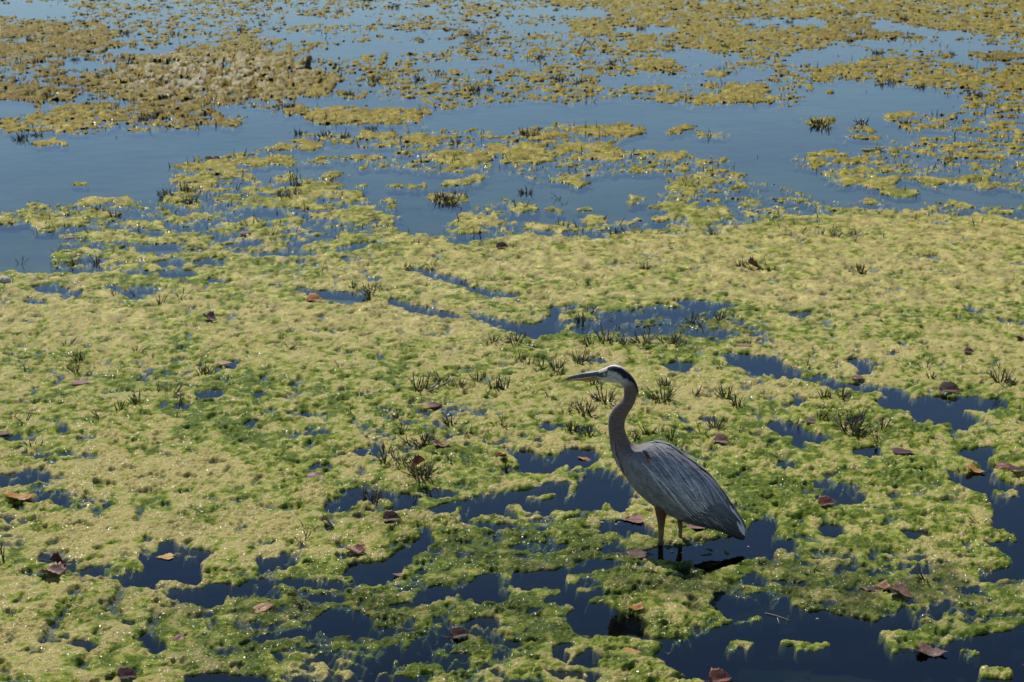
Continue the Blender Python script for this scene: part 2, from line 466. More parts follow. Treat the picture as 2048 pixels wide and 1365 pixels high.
# bottom left channel
fillp(W, [(285, 1107), (320, 1112), (330, 1090), (345, 1083), (380, 1097), (400, 1100), (420, 1115), (400, 1127), (410, 1145), (405, 1160), (440, 1168), (512, 1165), (512, 1190), (470, 1195), (440, 1213), (400, 1215), (385, 1205), (360, 1193), (310, 1180), (270, 1180), (245, 1165), (210, 1152), (150, 1143), (130, 1132), (220, 1140), (300, 1150), (305, 1130)])
line(-0.5, 5, [(75, 1274), (140, 1275), (200, 1292)], [(185, 1312), (240, 1318)], [(285, 1275), (320, 1300)], [(95, 1118), (150, 1130)], [(170, 1330), (200, 1338)])
ell(-0.6, (255, 1245, 16, 6), (20, 1205, 14, 4), (90, 1225, 16, 3), (330, 1305, 16, 5))
fillp(W, [(370, 1363), (430, 1355), (512, 1355), (600, 1362), (600, 1500), (370, 1500)])
ell(A, (240, 1149, 25, 7), (470, 1130, 55, 16), (360, 1172, 55, 5), (420, 1163, 20, 5), (350, 1100, 16, 5), (390, 1112, 18, 6))
# bottom middle: loose, wet clumps
fillp(0.20, [(512, 1130), (700, 1150), (760, 1130), (820, 1110), (900, 1060), (1020, 1060), (1100, 1020), (1200, 1020), (1200, 1060), (1240, 1090), (1100, 1140), (1000, 1180), (1024, 1365), (620, 1365), (480, 1330), (440, 1220), (512, 1180)])
fillp(0.30, [(440, 1290), (700, 1270), (760, 1290), (740, 1365), (480, 1350)], [(1020, 1230), (1140, 1215), (1150, 1300), (1110, 1365), (1000, 1365)])
fillp(W, [(512, 1120), (590, 1112), (602, 1118), (570, 1135), (512, 1131)],
      [(684, 1127), (760, 1125), (785, 1108), (800, 1095), (838, 1080), (850, 1062), (870, 1060), (868, 1085), (860, 1100), (830, 1115), (810, 1135), (805, 1155), (790, 1165), (740, 1160), (700, 1150)],
      [(820, 1200), (870, 1180), (900, 1172), (905, 1160), (960, 1150), (975, 1160), (980, 1175), (1000, 1180), (1024, 1185), (1024, 1205), (970, 1200), (930, 1185), (880, 1200), (840, 1207)],
      [(640, 1225), (700, 1220), (730, 1230), (742, 1240), (720, 1255), (750, 1270), (690, 1260), (630, 1250), (610, 1245)],
      [(1024, 1150), (1100, 1140), (1130, 1130), (1150, 1138), (1190, 1120), (1230, 1120), (1250, 1130), (1210, 1138), (1150, 1150), (1140, 1160), (1150, 1168), (1200, 1165), (1215, 1190), (1160, 1215), (1110, 1205), (1080, 1178), (1050, 1165), (1024, 1175)],
      [(1200, 1045), (1290, 1040), (1315, 1060), (1320, 1090), (1335, 1100), (1380, 1090), (1420, 1080), (1500, 1060), (1520, 1045), (1560, 1045), (1540, 1070), (1530, 1090), (1530, 1110), (1480, 1120), (1420, 1140), (1380, 1120), (1310, 1115), (1250, 1110), (1200, 1105), (1190, 1095), (1240, 1090), (1235, 1065), (1190, 1060)],
      [(1160, 1215), (1190, 1212), (1260, 1228), (1290, 1240), (1310, 1252), (1340, 1270), (1380, 1275), (1400, 1285), (1330, 1290), (1300, 1280), (1240, 1275), (1150, 1275), (1140, 1250)],
      [(1120, 1290), (1200, 1310), (1232, 1330), (1190, 1342), (1130, 1325), (1100, 1310)],
      [(1420, 1182), (1450, 1185), (1480, 1195), (1580, 1200), (1640, 1215), (1700, 1230), (1760, 1240), (1820, 1210), (1840, 1250), (1760, 1265), (1780, 1300), (1990, 1260), (2048, 1240), (2048, 1365), (1450, 1365), (1340, 1347), (1300, 1322), (1330, 1292), (1410, 1262), (1450, 1256), (1480, 1240), (1540, 1250), (1540, 1232), (1480, 1230), (1440, 1212)])
line(W, 5, [(724, 1248), (765, 1273)], [(512, 1276), (560, 1268), (632, 1262)], [(620, 1200), (672, 1195)], [(752, 1341), (770, 1325), (792, 1305)], [(810, 1323), (842, 1305)], [(940, 1268), (1024, 1290)], [(680, 1363), (800, 1363)], [(960, 1245), (985, 1240)], [(906, 1325), (930, 1318)], [(1110, 1345), (1190, 1355)], [(1020, 1215), (1060, 1225), (1100, 1215)], [(512, 1160), (640, 1168), (700, 1172)], [(770, 1212), (840, 1210)])
fillp(-0.3, [(505, 1170), (560, 1165), (572, 1200), (520, 1210)])
ell(A, (1272, 1086, 45, 17), (1275, 1040, 16, 5), (1408, 1106, 18, 5), (1384, 1121, 11, 4), (1274, 1068, 14, 4), (1092, 1182, 40, 14), (1178, 1180, 26, 8), (950, 1085, 75, 22), (905, 1150, 50, 25), (1440, 1100, 20, 4), (1350, 1200, 60, 20), (1330, 1260, 60, 14), (1240, 1330, 46, 10), (1210, 1342, 20, 5), (1300, 1350, 40, 7), (1145, 1305, 22, 7), (1150, 1318, 12, 5))
ell(0.45, (1595, 1298, 46, 9), (1475, 1301, 28, 12), (1525, 1322, 24, 4), (1738, 1298, 10, 4), (1880, 1278, 34, 7), (1935, 1300, 20, 9), (1985, 1345, 44, 17), (1350, 1332, 24, 4), (1372, 1283, 30, 6), (1630, 1212, 40, 11), (1690, 1210, 40, 8), (1555, 1205, 12, 3), (1880, 1247, 34, 10), (1960, 1240, 35, 12), (1800, 1210, 16, 4), (1950, 1200, 45, 9), (1580, 1235, 14, 4))
# bottom right mats
fillp(0.22, [(1540, 1110), (1700, 1080), (1800, 1100), (1960, 1100), (2025, 1112), (2025, 1130), (1940, 1155), (1900, 1160), (1700, 1175), (1560, 1185), (1480, 1180), (1500, 1140)])
fillp(0.1, [(1810, 1165), (1980, 1180), (1995, 1240), (1940, 1258), (1820, 1240)])
ell(W, (1655, 1066, 26, 9), (1548, 1092, 34, 9), (1705, 1130, 26, 8), (1835, 1062, 36, 6), (1845, 1140, 20, 8), (1600, 1172, 40, 6), (1780, 1185, 30, 6), (1930, 1180, 30, 5))
ell(A, (1765, 1055, 34, 7), (1860, 1090, 34, 14), (1950, 1130, 70, 12), (1940, 1150, 26, 8), (1745, 1160, 40, 12), (1560, 1150, 40, 6), (1620, 1085, 40, 6), (1730, 1190, 50, 10))
cov_soft = blur(cover, 2)
cov_mid = blur(cover, 1)
near_w = smooth(420, 700, MY)
cover = cov_mid * (1 - near_w) + cov_soft * near_w

def sample(arr, px, py):
    fx = np.clip((px - SX0) / ST - 0.5, 0, SWD - 1.001)
    fy = np.clip((py - SY0) / ST - 0.5, 0, SHT - 1.001)
    ix, iy = fx.astype(np.int32), fy.astype(np.int32)
    u, v = fx - ix, fy - iy
    return ((arr[iy, ix] * (1 - u) + arr[iy, ix + 1] * u) * (1 - v) + (arr[iy + 1, ix] * (1 - u) + arr[iy + 1, ix + 1] * u) * v)


# pigment survey: tan (bleached) 1 .. green 0 ; brown weed ; dark wet
tan = np.full(MX.shape, 0.42, np.float32)
brown = np.zeros(MX.shape, np.float32)
wetm = np.zeros(MX.shape, np.float32)


def gauss(arr, amp, *es):
    for (x, y, rx, ry) in es:
        arr += amp * np.exp(-(((MX - x) / rx) ** 2 + ((MY - y) / ry) ** 2))


gauss(tan, 0.42, (1250, 510, 280, 60), (1850, 500, 260, 70), (1650, 600, 300, 60), (330, 950, 200, 60), (380, 1080, 180, 70), (150, 1050, 150, 60), (350, 1190, 100, 60), (900, 540, 160, 40), (600, 640, 250, 60), (900, 640, 160, 40), (100, 640, 200, 60), (60, 1290, 160, 60), (1200, 780, 160, 60), (1850, 700, 250, 50), (1500, 780, 120, 40), (1850, 1140, 60, 40), (550, 1040, 60, 50), (1100, 890, 80, 25))
gauss(tan, -0.28, (1300, 1170, 420, 110), (700, 1250, 420, 120), (1560, 950, 160, 60), (480, 830, 140, 80), (1380, 640, 120, 50), (1720, 860, 160, 40), (1650, 1000, 140, 60), (1700, 640, 160, 30), (420, 950, 60, 20))
brown += smooth(480, 140, MY) * 0.55
gauss(brown, 0.55, (420, 160, 240, 55), (80, 100, 160, 60), (70, 190, 110, 30), (400, 230, 150, 25), (1750, 70, 120, 25), (1980, 110, 90, 25), (900, 75, 90, 18), (890, 400, 40, 12))
gauss(brown, 0.3, (1710, 870, 60, 25), (1350, 650, 130, 30), (560, 1190, 60, 25), (800, 1060, 60, 30), (150, 730, 60, 20))
gauss(wetm, 0.85, (1300, 1150, 330, 90), (720, 1270, 330, 90), (1680, 990, 60, 25), (1750, 1200, 260, 60), (950, 1090, 110, 40), (1340, 650, 120, 25))

# ------------------------------------------------------------------ the algae mat: one height field over the pond
NV, NU = 1440, 1500
vv = np.linspace(-60, 1440, NV)
uu = np.linspace(-210, 2260, NU)
UU, VV = np.meshgrid(uu, vv)
AX, AY = ground(UU, VV)
AX = AX.astype(np.float64)
AY = AY.astype(np.float64)
row_step = np.abs(np.gradient(AY[:, 0]))[:, None]           # ground distance between rows


def fade(cell):                                              # lumps finer than the sheet's own mesh are left to the material
    return np.clip(cell / (1.6 * row_step) - 0.4, 0, 1).astype(np.float32)


wx = fbm(AX * 2.6, AY * 2.6, 3, 3) * 1.0
wy = fbm(AX * 2.6 + 9.1, AY * 2.6 + 4.7, 23, 3) * 1.0
ppm = px_per_m(VV)
fore = np.clip(np.sin(np.arctan2(CAM_H, AY)), 0.05, 1)
warp = 0.055 + 0.03 * smooth(8, 20, AY)
cu = UU + wx * warp * ppm * 1.3
cv = VV + wy * warp * ppm * fore * 1.6
base = sample(cover, cu, cv).astype(np.float32)
n_big = fbm(AX * 1.3, AY * 1.0, 41, 3).astype(np.float32)
n_mid = fbm(AX * 5.5, AY * 4.6, 51, 4, 0.6).astype(np.float32)
n_fin = (fbm(AX * 22, AY * 19, 61, 2) * fade(0.05)).astype(np.float32)
far = smooth(9, 20, AY).astype(np.float32)
ab = np.abs(base)
n_frag = fbm(AX * 13, AY * 8, 63, 3, 0.65).astype(np.float32)
M = base + 0.75 * n_big * (1 - 0.5 * ab) + (1.55 + 0.45 * far) * n_mid * (1 - 0.45 * ab) + 0.7 * n_fin * (1 - 0.3 * ab)
M = M + (0.55 * smooth(7.5, 9.5, AY) + 1.0 * far) * n_frag * (1 - 0.5 * ab)
M = np.where(base < -0.8, np.minimum(M, -0.30 + 0.6 * n_mid), M)

bx = AX + 0.03 * wx
by = AY + 0.03 * wy
sc = 1.0 + 0.0 * AX


def dome(w):
    return 0.62 - np.clip(w, 0, 1.1) ** 2 * 1.9


d0 = dome(worley(bx / 0.30, by / 0.24, 70))
d1 = dome(worley(bx / 0.085 + 0.5 * wy, by / 0.075, 71))
d2 = dome(worley(bx / 0.038 + 0.8 * wy, by / 0.036, 72))
d3 = dome(worley(bx / 0.017, by / 0.017, 73))
patchy = np.clip(0.55 + 1.6 * fbm(AX * 3.1, AY * 3.1, 77, 2), 0.15, 1.2).astype(np.float32)
body = np.tanh(np.clip(M, 0, 3) * 2.4)
brn = np.clip(sample(brown, UU, VV), 0, 1).astype(np.float32)
wet = np.clip(sample(wetm, UU, VV) + 0.9 * n_big * smooth(900, 1100, VV), 0, 1).astype(np.float32)
rough_w = fbm(AX * 11, AY * 5.5, 81, 3).astype(np.float32)
lump = (0.0056 * d1 * fade(0.08) + 0.0078 * d2 * fade(0.036) * patchy + 0.0068 * d3 * fade(0.017) * (0.4 + 0.6 * patchy)
        + 0.0042 * d0 * (0.5 + 0.5 * far) + 0.005 * rough_w * far)
S = np.where(M > 0, 0.0115 * np.tanh(1.5 * M), 0.11 * M)
gap = fbm(AX * 12, AY * 10, 85, 3).astype(np.float32)
gap2 = fbm(AX * 1.7, AY * 1.9, 86, 2).astype(np.float32)
S = S - np.where(M > 0, 0.075 * np.clip(gap - 0.16 + 0.22 * gap2, 0, 0.3), 0) * (1 - far)
Z = S + lump * (0.35 + 0.65 * body)
Z = Z + np.where(M > 0, brn * body * (0.015 * n_mid + 0.028 * np.abs(rough_w)), 0)
mound = np.exp(-(((UU - 420) / 190) ** 2 + ((VV - 150) / 42) ** 2)).astype(np.float32)
Z = Z + np.where(M > 0, mound * body * (0.035 + 0.035 * n_mid + 0.05 * n_big), 0)
Z = Z - 0.005 * wet * body
rim = smooth(0.0, 0.25, np.clip(M, 0, 1))

# pigment
t = np.clip(sample(tan, UU, VV) + 0.75 * fbm(AX * 2.6, AY * 2.2, 91, 3) + 0.85 * fbm(AX * 8, AY * 7, 92, 3) + 0.95 * fbm(AX * 21, AY * 18, 93, 2) * fade(0.05) + 0.22 * d1 + 0.25 * d2 * fade(0.036), 0, 1).astype(np.float32)
green = np.array([0.118, 0.160, 0.018], np.float32)
bright = np.array([0.285, 0.322, 0.045], np.float32)
tanc = np.array([0.480, 0.400, 0.145], np.float32)
ochre = np.array([0.370, 0.265, 0.020], np.float32)
brownc = np.array([0.165, 0.100, 0.012], np.float32)
darkg = np.array([0.060, 0.076, 0.016], np.float32)
pale = np.array([0.52, 0.45, 0.30], np.float32)
t3 = t[..., None]
C = green * (1 - smooth(0.1, 0.45, t3)) + bright * smooth(0.1, 0.45, t3)
C = C * (1 - smooth(0.42, 0.85, t3)) + tanc * smooth(0.42, 0.85, t3)
C = C * (1 + 0.9 * smooth(8, 12, AY) * fbm(AX * 10, AY * 6, 64, 3, .65))[..., None]
yel = (smooth(10.5, 19, AY) * (0.75 + 0.25 * n_mid))[..., None]
C = C * (1 - yel) + (ochre * (0.85 + 0.3 * t3)) * yel
bmix = np.clip(brn * (0.55 + 1.1 * n_mid) + 0.25 * brn * rough_w, 0, 1)[..., None]
C = C * np.clip(1 + 1.1 * far * n_frag, .4, 1.6)[..., None]
C = C * (1 - bmix) + brownc * bmix
wmix = (np.clip(wet * (1.0 + 1.8 * n_mid + 0.7 * gap - 0.30 * rim), 0, 0.9))[..., None]
C = C * (1 - wmix) + darkg * wmix
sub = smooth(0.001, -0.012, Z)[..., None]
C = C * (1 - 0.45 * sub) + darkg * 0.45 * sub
pm = (mound * smooth(0.02, 0.2, n_mid * 0.7 + 0.5 * fbm(AX * 9, AY * 4, 99, 2)) * 1.3)[..., None]
pm = np.clip(pm, 0, 0.9)
C = C * (1 - pm) + pale * pm

keep_v = Z > -0.045
q = keep_v[:-1, :-1] & keep_v[1:, :-1] & keep_v[:-1, 1:] & keep_v[1:, 1:]
jj, ii = np.nonzero(q)
i00 = jj * NU + ii
quads = np.stack([i00 + NU, i00 + NU + 1, i00 + 1, i00], -1)
used = np.zeros(NU * NV, bool)
used[quads.ravel()] = True
remap = np.cumsum(used) - 1
quads = remap[quads].astype(np.int32)
P = np.stack([AX, AY, Z], -1).reshape(-1, 3)[used].astype(np.float32)
Cc = np.concatenate([C.reshape(-1, 3)[used], np.ones((used.sum(), 1))], 1).astype(np.float32)
me = bpy.data.meshes.new('algae_mat')
me.vertices.add(len(P))
me.vertices.foreach_set('co', P.ravel())
me.loops.add(quads.size)
me.loops.foreach_set('vertex_index', quads.ravel())
me.polygons.add(len(quads))
me.polygons.foreach_set('loop_start', np.arange(0, quads.size, 4, dtype=np.int32))
me.polygons.foreach_set('use_smooth', np.ones(len(quads), bool))
ca = me.color_attributes.new('Col', 'FLOAT_COLOR', 'POINT')
ca.data.foreach_set('color', Cc.ravel())
me.update(calc_edges=True)
me.validate()
print('algae quads', len(quads))


def algae_material():
    m, nt, b = new_mat('wet_algae')
    N, L = nt.nodes, nt.links
    at = N.new('ShaderNodeAttribute')
    at.attribute_name = 'Col'
    tc = N.new('ShaderNodeTexCoord')
    no = N.new('ShaderNodeTexNoise')
    no.inputs['Scale'].default_value = 150
    no.inputs['Detail'].default_value = 3
    no.inputs['Roughness'].default_value = 0.65
    L.new(tc.outputs['Object'], no.inputs['Vector'])
    cr = N.new('ShaderNodeValToRGB')
    cr.color_ramp.elements[0].position = 0.30
    cr.color_ramp.elements[0].color = (0.62, 0.66, 0.55, 1)
    cr.color_ramp.elements[1].position = 0.70
    cr.color_ramp.elements[1].color = (1.22, 1.2, 1.25, 1)
    L.new(no.outputs['Fac'], cr.inputs[0])
    mu = N.new('ShaderNodeMix')
    mu.data_type = 'RGBA'
    mu.blend_type = 'MULTIPLY'
    mu.inputs[0].default_value = 1
    L.new(at.outputs['Color'], mu.inputs[6])
    L.new(cr.outputs[0], mu.inputs[7])
    L.new(mu.outputs[2], b.inputs['Base Color'])
    b.inputs['Roughness'].default_value = 0.6
    b.inputs['Specular IOR Level'].default_value = 0.04
    b.inputs['Coat Roughness'].default_value = 0.2
    vo = N.new('ShaderNodeTexVoronoi')          # beads of water on the mat
    vo.inputs['Scale'].default_value = 85
    L.new(tc.outputs['Object'], vo.inputs['Vector'])
    bd = N.new('ShaderNodeMapRange')
    bd.inputs['From Min'].default_value = 0.46
    bd.inputs['From Max'].default_value = 0.34
    bd.inputs['To Min'].default_value = 0.0
    bd.inputs['To Max'].default_value = 0.6
    L.new(vo.outputs['Distance'], bd.inputs['Value'])
    L.new(bd.outputs[0], b.inputs['Coat Weight'])
    bp = N.new('ShaderNodeBump')
    bp.inputs['Strength'].default_value = 0.8
    bp.inputs['Distance'].default_value = 0.006
    L.new(no.outputs['Fac'], bp.inputs['Height'])
    L.new(bp.outputs[0], b.inputs['Normal'])
    nc = N.new('ShaderNodeTexNoise')
    nc.inputs['Scale'].default_value = 75
    nc.inputs['Detail'].default_value = 1
    L.new(tc.outputs['Object'], nc.inputs['Vector'])
    bc_ = N.new('ShaderNodeBump')
    bc_.inputs['Strength'].default_value = 1.0
    bc_.inputs['Distance'].default_value = 0.012
    L.new(nc.outputs['Fac'], bc_.inputs['Height'])
    L.new(bc_.outputs[0], b.inputs['Coat Normal'])
    return m


me.materials.append(algae_material())
algae = link_mesh('algae_mat', me)
tag(algae, 'bubbly yellow green algae mat floating over the pond', 'algae', None, 'stuff')


def height_at(x, y, r=0.02):
    """top of algae or water within r of a spot"""
    d, f = x, y
    # back to survey marks
    zc = f * CP + CAM_H * SP
    px = 1024 + FPX * x / zc
    py = 682.5 - FPX * ((-CAM_H) * CP + f * SP) / zc
    j = (py - vv[0]) / (vv[1] - vv[0])
    i = (px - uu[0]) / (uu[1] - uu[0])
    s = FPX / zc
    ri = max(1, int(r * s / (uu[1] - uu[0])))
    rj = max(1, int(r * s * 0.35 / (vv[1] - vv[0])))
    j, i = int(round(j)), int(round(i))
    if j < 0 or i < 0 or j >= NV or i >= NU:
        return 0.0
    patch = Z[max(0, j - rj):j + rj + 1, max(0, i - ri):i + ri + 1]
    return max(0.0, float(np.percentile(patch, 80)))


def cover_at(px, py):
    j = int(round((py - vv[0]) / (vv[1] - vv[0])))
    i = int(round((px - uu[0]) / (uu[1] - uu[0])))
    return float(M[min(max(j, 0), NV - 1), min(max(i, 0), NU - 1)])

# ------------------------------------------------------------------ the heron
FEET = (1340.0, 1085.0)
HEAD = math.radians(14)                                   # the bird points left and a little away
hx, hy = ground(*FEET)
heron = empty('heron', (hx, hy, BED_Z + 0.012), 0.0)
tag(heron, 'tall grey heron with black crown and long bill wading in the algae', 'heron')
AXL = np.array([math.cos(HEAD), -math.sin(HEAD)])        # along the body towards the tail
LAT = np.array([-math.sin(HEAD), -math.cos(HEAD)])       # towards the viewer's side of the bird


def hb(px, py, lat=0.0):
    """spot on the bird's upright middle plane (or a plane lat metres to its left) -> local coordinates"""
    a, f, g = ray(px, py)
    ox, oy = hx + LAT[0] * lat, hy + LAT[1] * lat
    t = (ox * LAT[0] + oy * LAT[1]) / (a * LAT[0] + f * LAT[1])
    return Vector((a * t - hx, f * t - hy, CAM_H + g * t - (BED_Z + 0.012)))


LATV = Vector((LAT[0], LAT[1], 0))
PAIRS = [((1194, 756), (1194, 743), .009), ((1200, 758.5), (1200, 740.3), .0135), ((1207, 761.5), (1208, 736.8), .0175), ((1216, 764), (1220, 731.6), .021), ((1227, 765.5), (1231, 730.3), .023),
         ((1235, 766.5), (1244, 735), .023), ((1240.5, 769), (1254, 744.5), .022), ((1245, 773), (1264, 756), .020),
         ((1247.5, 779), (1271, 768), .0185), ((1248, 785.5), (1275, 781), .018), ((1246.5, 795), (1273.5, 792), .018),
         ((1241, 803), (1270, 804.5), .019), ((1232, 810.5), (1263.5, 817), .020), ((1224, 820), (1256, 829), .021),
         ((1218.5, 831), (1251, 839.5), .022), ((1216.5, 843), (1249.3, 850), .023), ((1216.8, 858), (1250, 862), .025),
         ((1218.7, 875), (1256, 877), .029), ((1222, 893), (1266, 890), .037), ((1230, 913), (1280, 892), .050),
         ((1243, 934), (1298, 887), .070), ((1261, 957), (1318, 889.5), .082), ((1281, 979), (1341, 899), .088),
         ((1304, 999), (1366, 917), .086), ((1329, 1017), (1392, 936), .080), ((1357, 1031), (1416, 956.5), .071),
         ((1384, 1041), (1436, 980), .060), ((1411, 1048), (1450, 1000), .048), ((1436, 1055), (1461, 1017), .036),
         ((1458, 1065), (1472, 1036), .025), ((1476, 1075), (1484, 1056), .014), ((1488, 1080), (1492, 1073), .005)]
SEC = []
for (fp, bp_, w) in PAIRS:
    f3, b3 = hb(*fp), hb(*bp_)
    SEC.append(((f3 + b3) / 2, (b3 - f3) / 2, w))
NS = len(SEC)


def sec_at(s):
    s = min(max(s, 0.0), NS - 1.0001)
    i = int(s)
    u = s - i
    P_ = [SEC[min(max(k, 0), NS - 1)] for k in (i - 1, i, i + 1, i + 2)]

    def cr(a, b, c, d):
        return 0.5 * ((2 * b) + (c - a) * u + (2 * a - 5 * b + 4 * c - d) * u * u + (3 * b - a - 3 * c + d) * u ** 3)
    return cr(*[p[0] for p in P_]), cr(*[p[1] for p in P_]), cr(*[p[2] for p in P_])


def skin(s, ang, off=0.0):
    """ang 0 = back, 90 = the side towards the viewer, 180 = front or belly, negative = far side"""
    c, h, w = sec_at(s)
    r = math.radians(ang)
    p = c + h * math.cos(r) + LATV * (w * math.sin(r))
    if off:
        n = h.normalized() * (math.cos(r) / max(h.length, .004)) + LATV * (math.sin(r) / max(w, .004))
        p = p + n.normalized() * off
    return p


def body_colour(s, ang):
    a = abs(ang)
    white = (0.80, 0.78, 0.73)
    black = (0.022, 0.024, 0.034)
    cream = (0.64, 0.58, 0.47)
    taupe = (0.190, 0.138, 0.108)
    grey = (0.243, 0.243, 0.252)
    wob = math.sin(s * 9 + a * .13) * 3
    st = rng.uniform(0.9, 1.1)
    if s < 8.3:
        c = white if a > 118 else cream
        if s < 3.3 and 62 < a < 118 - s * 5:
            c = (0.10, 0.11, 0.13) if s < 2.9 else cream
        lo = 26 - max(0, s - 4.2) * 16
        hi = 66 + (s - 4) * 7 if s < 6 else 80 - (s - 6) * 28
        if s > 2.7 and lo < a < hi + wob:
            c = black
        elif s <= 5.6 and a <= lo:
            c = (0.86, 0.85, 0.82)
        if s > 6.3 and a < 32 - (s - 6.3) * 8:
            c = black
        if s > 5.8 and a > 118:
            k = min(1, (s - 5.8) / 2.0)
            c = tuple(p * (1 - k) + q * k for p, q in zip(c, (0.34, 0.28, 0.24)))
        elif s > 5.8 and c is cream:
            k = min(1, (s - 5.8) / 2.2)
            c = tuple(p * (1 - k) + q * k for p, q in zip(c, taupe))
    elif s < 20.5:
        c = taupe
        if s < 10.0 and a < 17 - (s - 8) * 5:
            c = (0.05, 0.045, 0.05)
        if 11.3 < s < 19.5 and a > 158:
            q = math.sin(s * 12.5 + ang * 0.5) + 0.5 * math.sin(s * 23 + ang * .21)
            c = (0.66, 0.62, 0.56) if q > 0.0 else ((0.05, 0.045, 0.045) if q < -0.55 else (0.36, 0.20, 0.12))
        if s > 17.5:
            k = min(1, (s - 17.5) / 3)
            g2 = grey if a < 110 else (0.25, 0.23, 0.22)
            c = tuple(p * (1 - k) + q * k for p, q in zip(c, g2))
    else:
        c = grey
        if s > 29.2:
            c = (0.06, 0.065, 0.08)
    return tuple(x * st for x in c)


# head, neck and trunk in one skin, legs grown into it, then remeshed into a continuous surface
RING, STEPS = 40, 190
bv, bf, bc = [], [], []
for i in range(STEPS + 1):
    s_ = i / STEPS * (NS - 1)
    for k in range(RING):
        an = k * 360 / RING
        an = an - 360 if an > 180 else an
        bv.append(skin(s_, an))
        bc.append(body_colour(s_, an))
for i in range(STEPS):
    for k in range(RING):
        k2 = (k + 1) % RING
        bf.append((i * RING + k, i * RING + k2, (i + 1) * RING + k2, (i + 1) * RING + k))
bf.append(tuple(range(RING - 1, -1, -1)))
bf.append(tuple(STEPS * RING + k for k in range(RING)))


def tube(V, F, Cl, pts, rad, cols, n=14, flat=1.0):
    base = len(V)
    m = len(pts)
    for i, p in enumerate(pts):
        d = (pts[min(i + 1, m - 1)] - pts[max(i - 1, 0)]).normalized()
        u = d.orthogonal().normalized() if abs(d.dot(LATV)) > .95 else (LATV - d * LATV.dot(d)).normalized()
        w = d.cross(u)
        for k in range(n):
            a = 2 * math.pi * k / n
            V.append(p + u * math.cos(a) * rad[i] * flat + w * math.sin(a) * rad[i])
            Cl.append(cols[i])
    for i in range(m - 1):
        for k in range(n):
            k2 = (k + 1) % n
            F.append((base + i * n + k, base + i * n + k2, base + (i + 1) * n + k2, base + (i + 1) * n + k))
    F.append(tuple(base + k for k in range(n - 1, -1, -1)))
    F.append(tuple(base + (m - 1) * n + k for k in range(n)))


RUST, OLIVE, BONE = (0.140, 0.066, 0.036), (0.085, 0.062, 0.026), (0.23, 0.165, 0.070)


def leg(lat, marks, rads, cols):
    pts = [hb(x, y, lat) for (x, y) in marks]
    lastp = pts[-1]
    ank = Vector((lastp.x + AXL[0] * .004, lastp.y + AXL[1] * .004, 0.012))
    joint = lastp.lerp(ank, 0.12)
    pts += [joint, lastp.lerp(ank, 0.55), ank]
    r2 = list(rads) + [rads[-1] * 1.12, rads[-1] * 0.8, rads[-1] * 0.8]
    c2 = list(cols) + [OLIVE, OLIVE, OLIVE]
    fine, fr, fc = [], [], []
    for i in range(len(pts) - 1):
        for k in range(5):
            u = k / 5
            fine.append(pts[i].lerp(pts[i + 1], u))
            fr.append(r2[i] * (1 - u) + r2[i + 1] * u)
            fc.append(tuple(p * (1 - u) + q * u for p, q in zip(c2[i], c2[i + 1])))
    fine.append(pts[-1]); fr.append(r2[-1]); fc.append(c2[-1])
    tube(bv, bf, bc, fine, fr, fc)
    for ta, tl in ((180, .085), (145, .075), (215, .075), (10, .055)):
        a = math.atan2(AXL[1], AXL[0]) + math.radians(ta)
        e = ank + Vector((math.cos(a) * tl, math.sin(a) * tl, -0.006))
        tp = [ank.lerp(e, u) for u in (0, .25, .5, .75, 1)]
        tube(bv, bf, bc, tp, [.0075, .006, .0055, .005, .003], [OLIVE] * 5, n=10)


leg(0.036, [(1326, 1003), (1323.5, 1016), (1322.5, 1028), (1322.5, 1040), (1322.5, 1052), (1322, 1066), (1321.5, 1078), (1321, 1090)],
    [.034, .028, .0215, .0160, .0130, .0110, .0105, .0105], [RUST, RUST, RUST, (.165, .085, .045), (.20, .13, .06), BONE, BONE, OLIVE])
leg(-0.036, [(1358, 1022), (1359, 1034), (1360, 1044), (1360.5, 1056), (1360.3, 1068), (1360, 1082)],
    [.020, .0145, .0105, .0085, .0080, .0085], [RUST, RUST, (.165, .085, .045), (.21, .14, .075), BONE, OLIVE])

raw = mesh_from('heron_raw', bv, bf)
ro = bpy.data.objects.new('heron_raw', raw)
COL.objects.link(ro)
rm = ro.modifiers.new('remesh', 'REMESH')
rm.mode = 'VOXEL'
rm.voxel_size = 0.0030
sm = ro.modifiers.new('smooth', 'SMOOTH')
sm.factor = 0.4
sm.iterations = 2
dg = bpy.context.evaluated_depsgraph_get()
bm_eval = bpy.data.meshes.new_from_object(ro.evaluated_get(dg))
bpy.data.objects.remove(ro)
kd = kdtree.KDTree(len(bv))
for i, p in enumerate(bv):
    kd.insert(p, i)
kd.balance()
ncol = np.ones((len(bm_eval.vertices), 4), np.float32)
for i, vtx in enumerate(bm_eval.vertices):
    hits = kd.find_n(vtx.co, 3)
    w_ = [1 / (h[2] + 1e-4) for h in hits]
    sw = sum(w_)
    ncol[i, :3] = [sum(bc[h[1]][c] * ww for h, ww in zip(hits, w_)) / sw for c in range(3)]
for an in list(bm_eval.color_attributes):
    bm_eval.color_attributes.remove(an)
ca = bm_eval.color_attributes.new('Col', 'FLOAT_COLOR', 'POINT')
ca.data.foreach_set('color', ncol.ravel())
bm_eval.polygons.foreach_set('use_smooth', [True] * len(bm_eval.polygons))


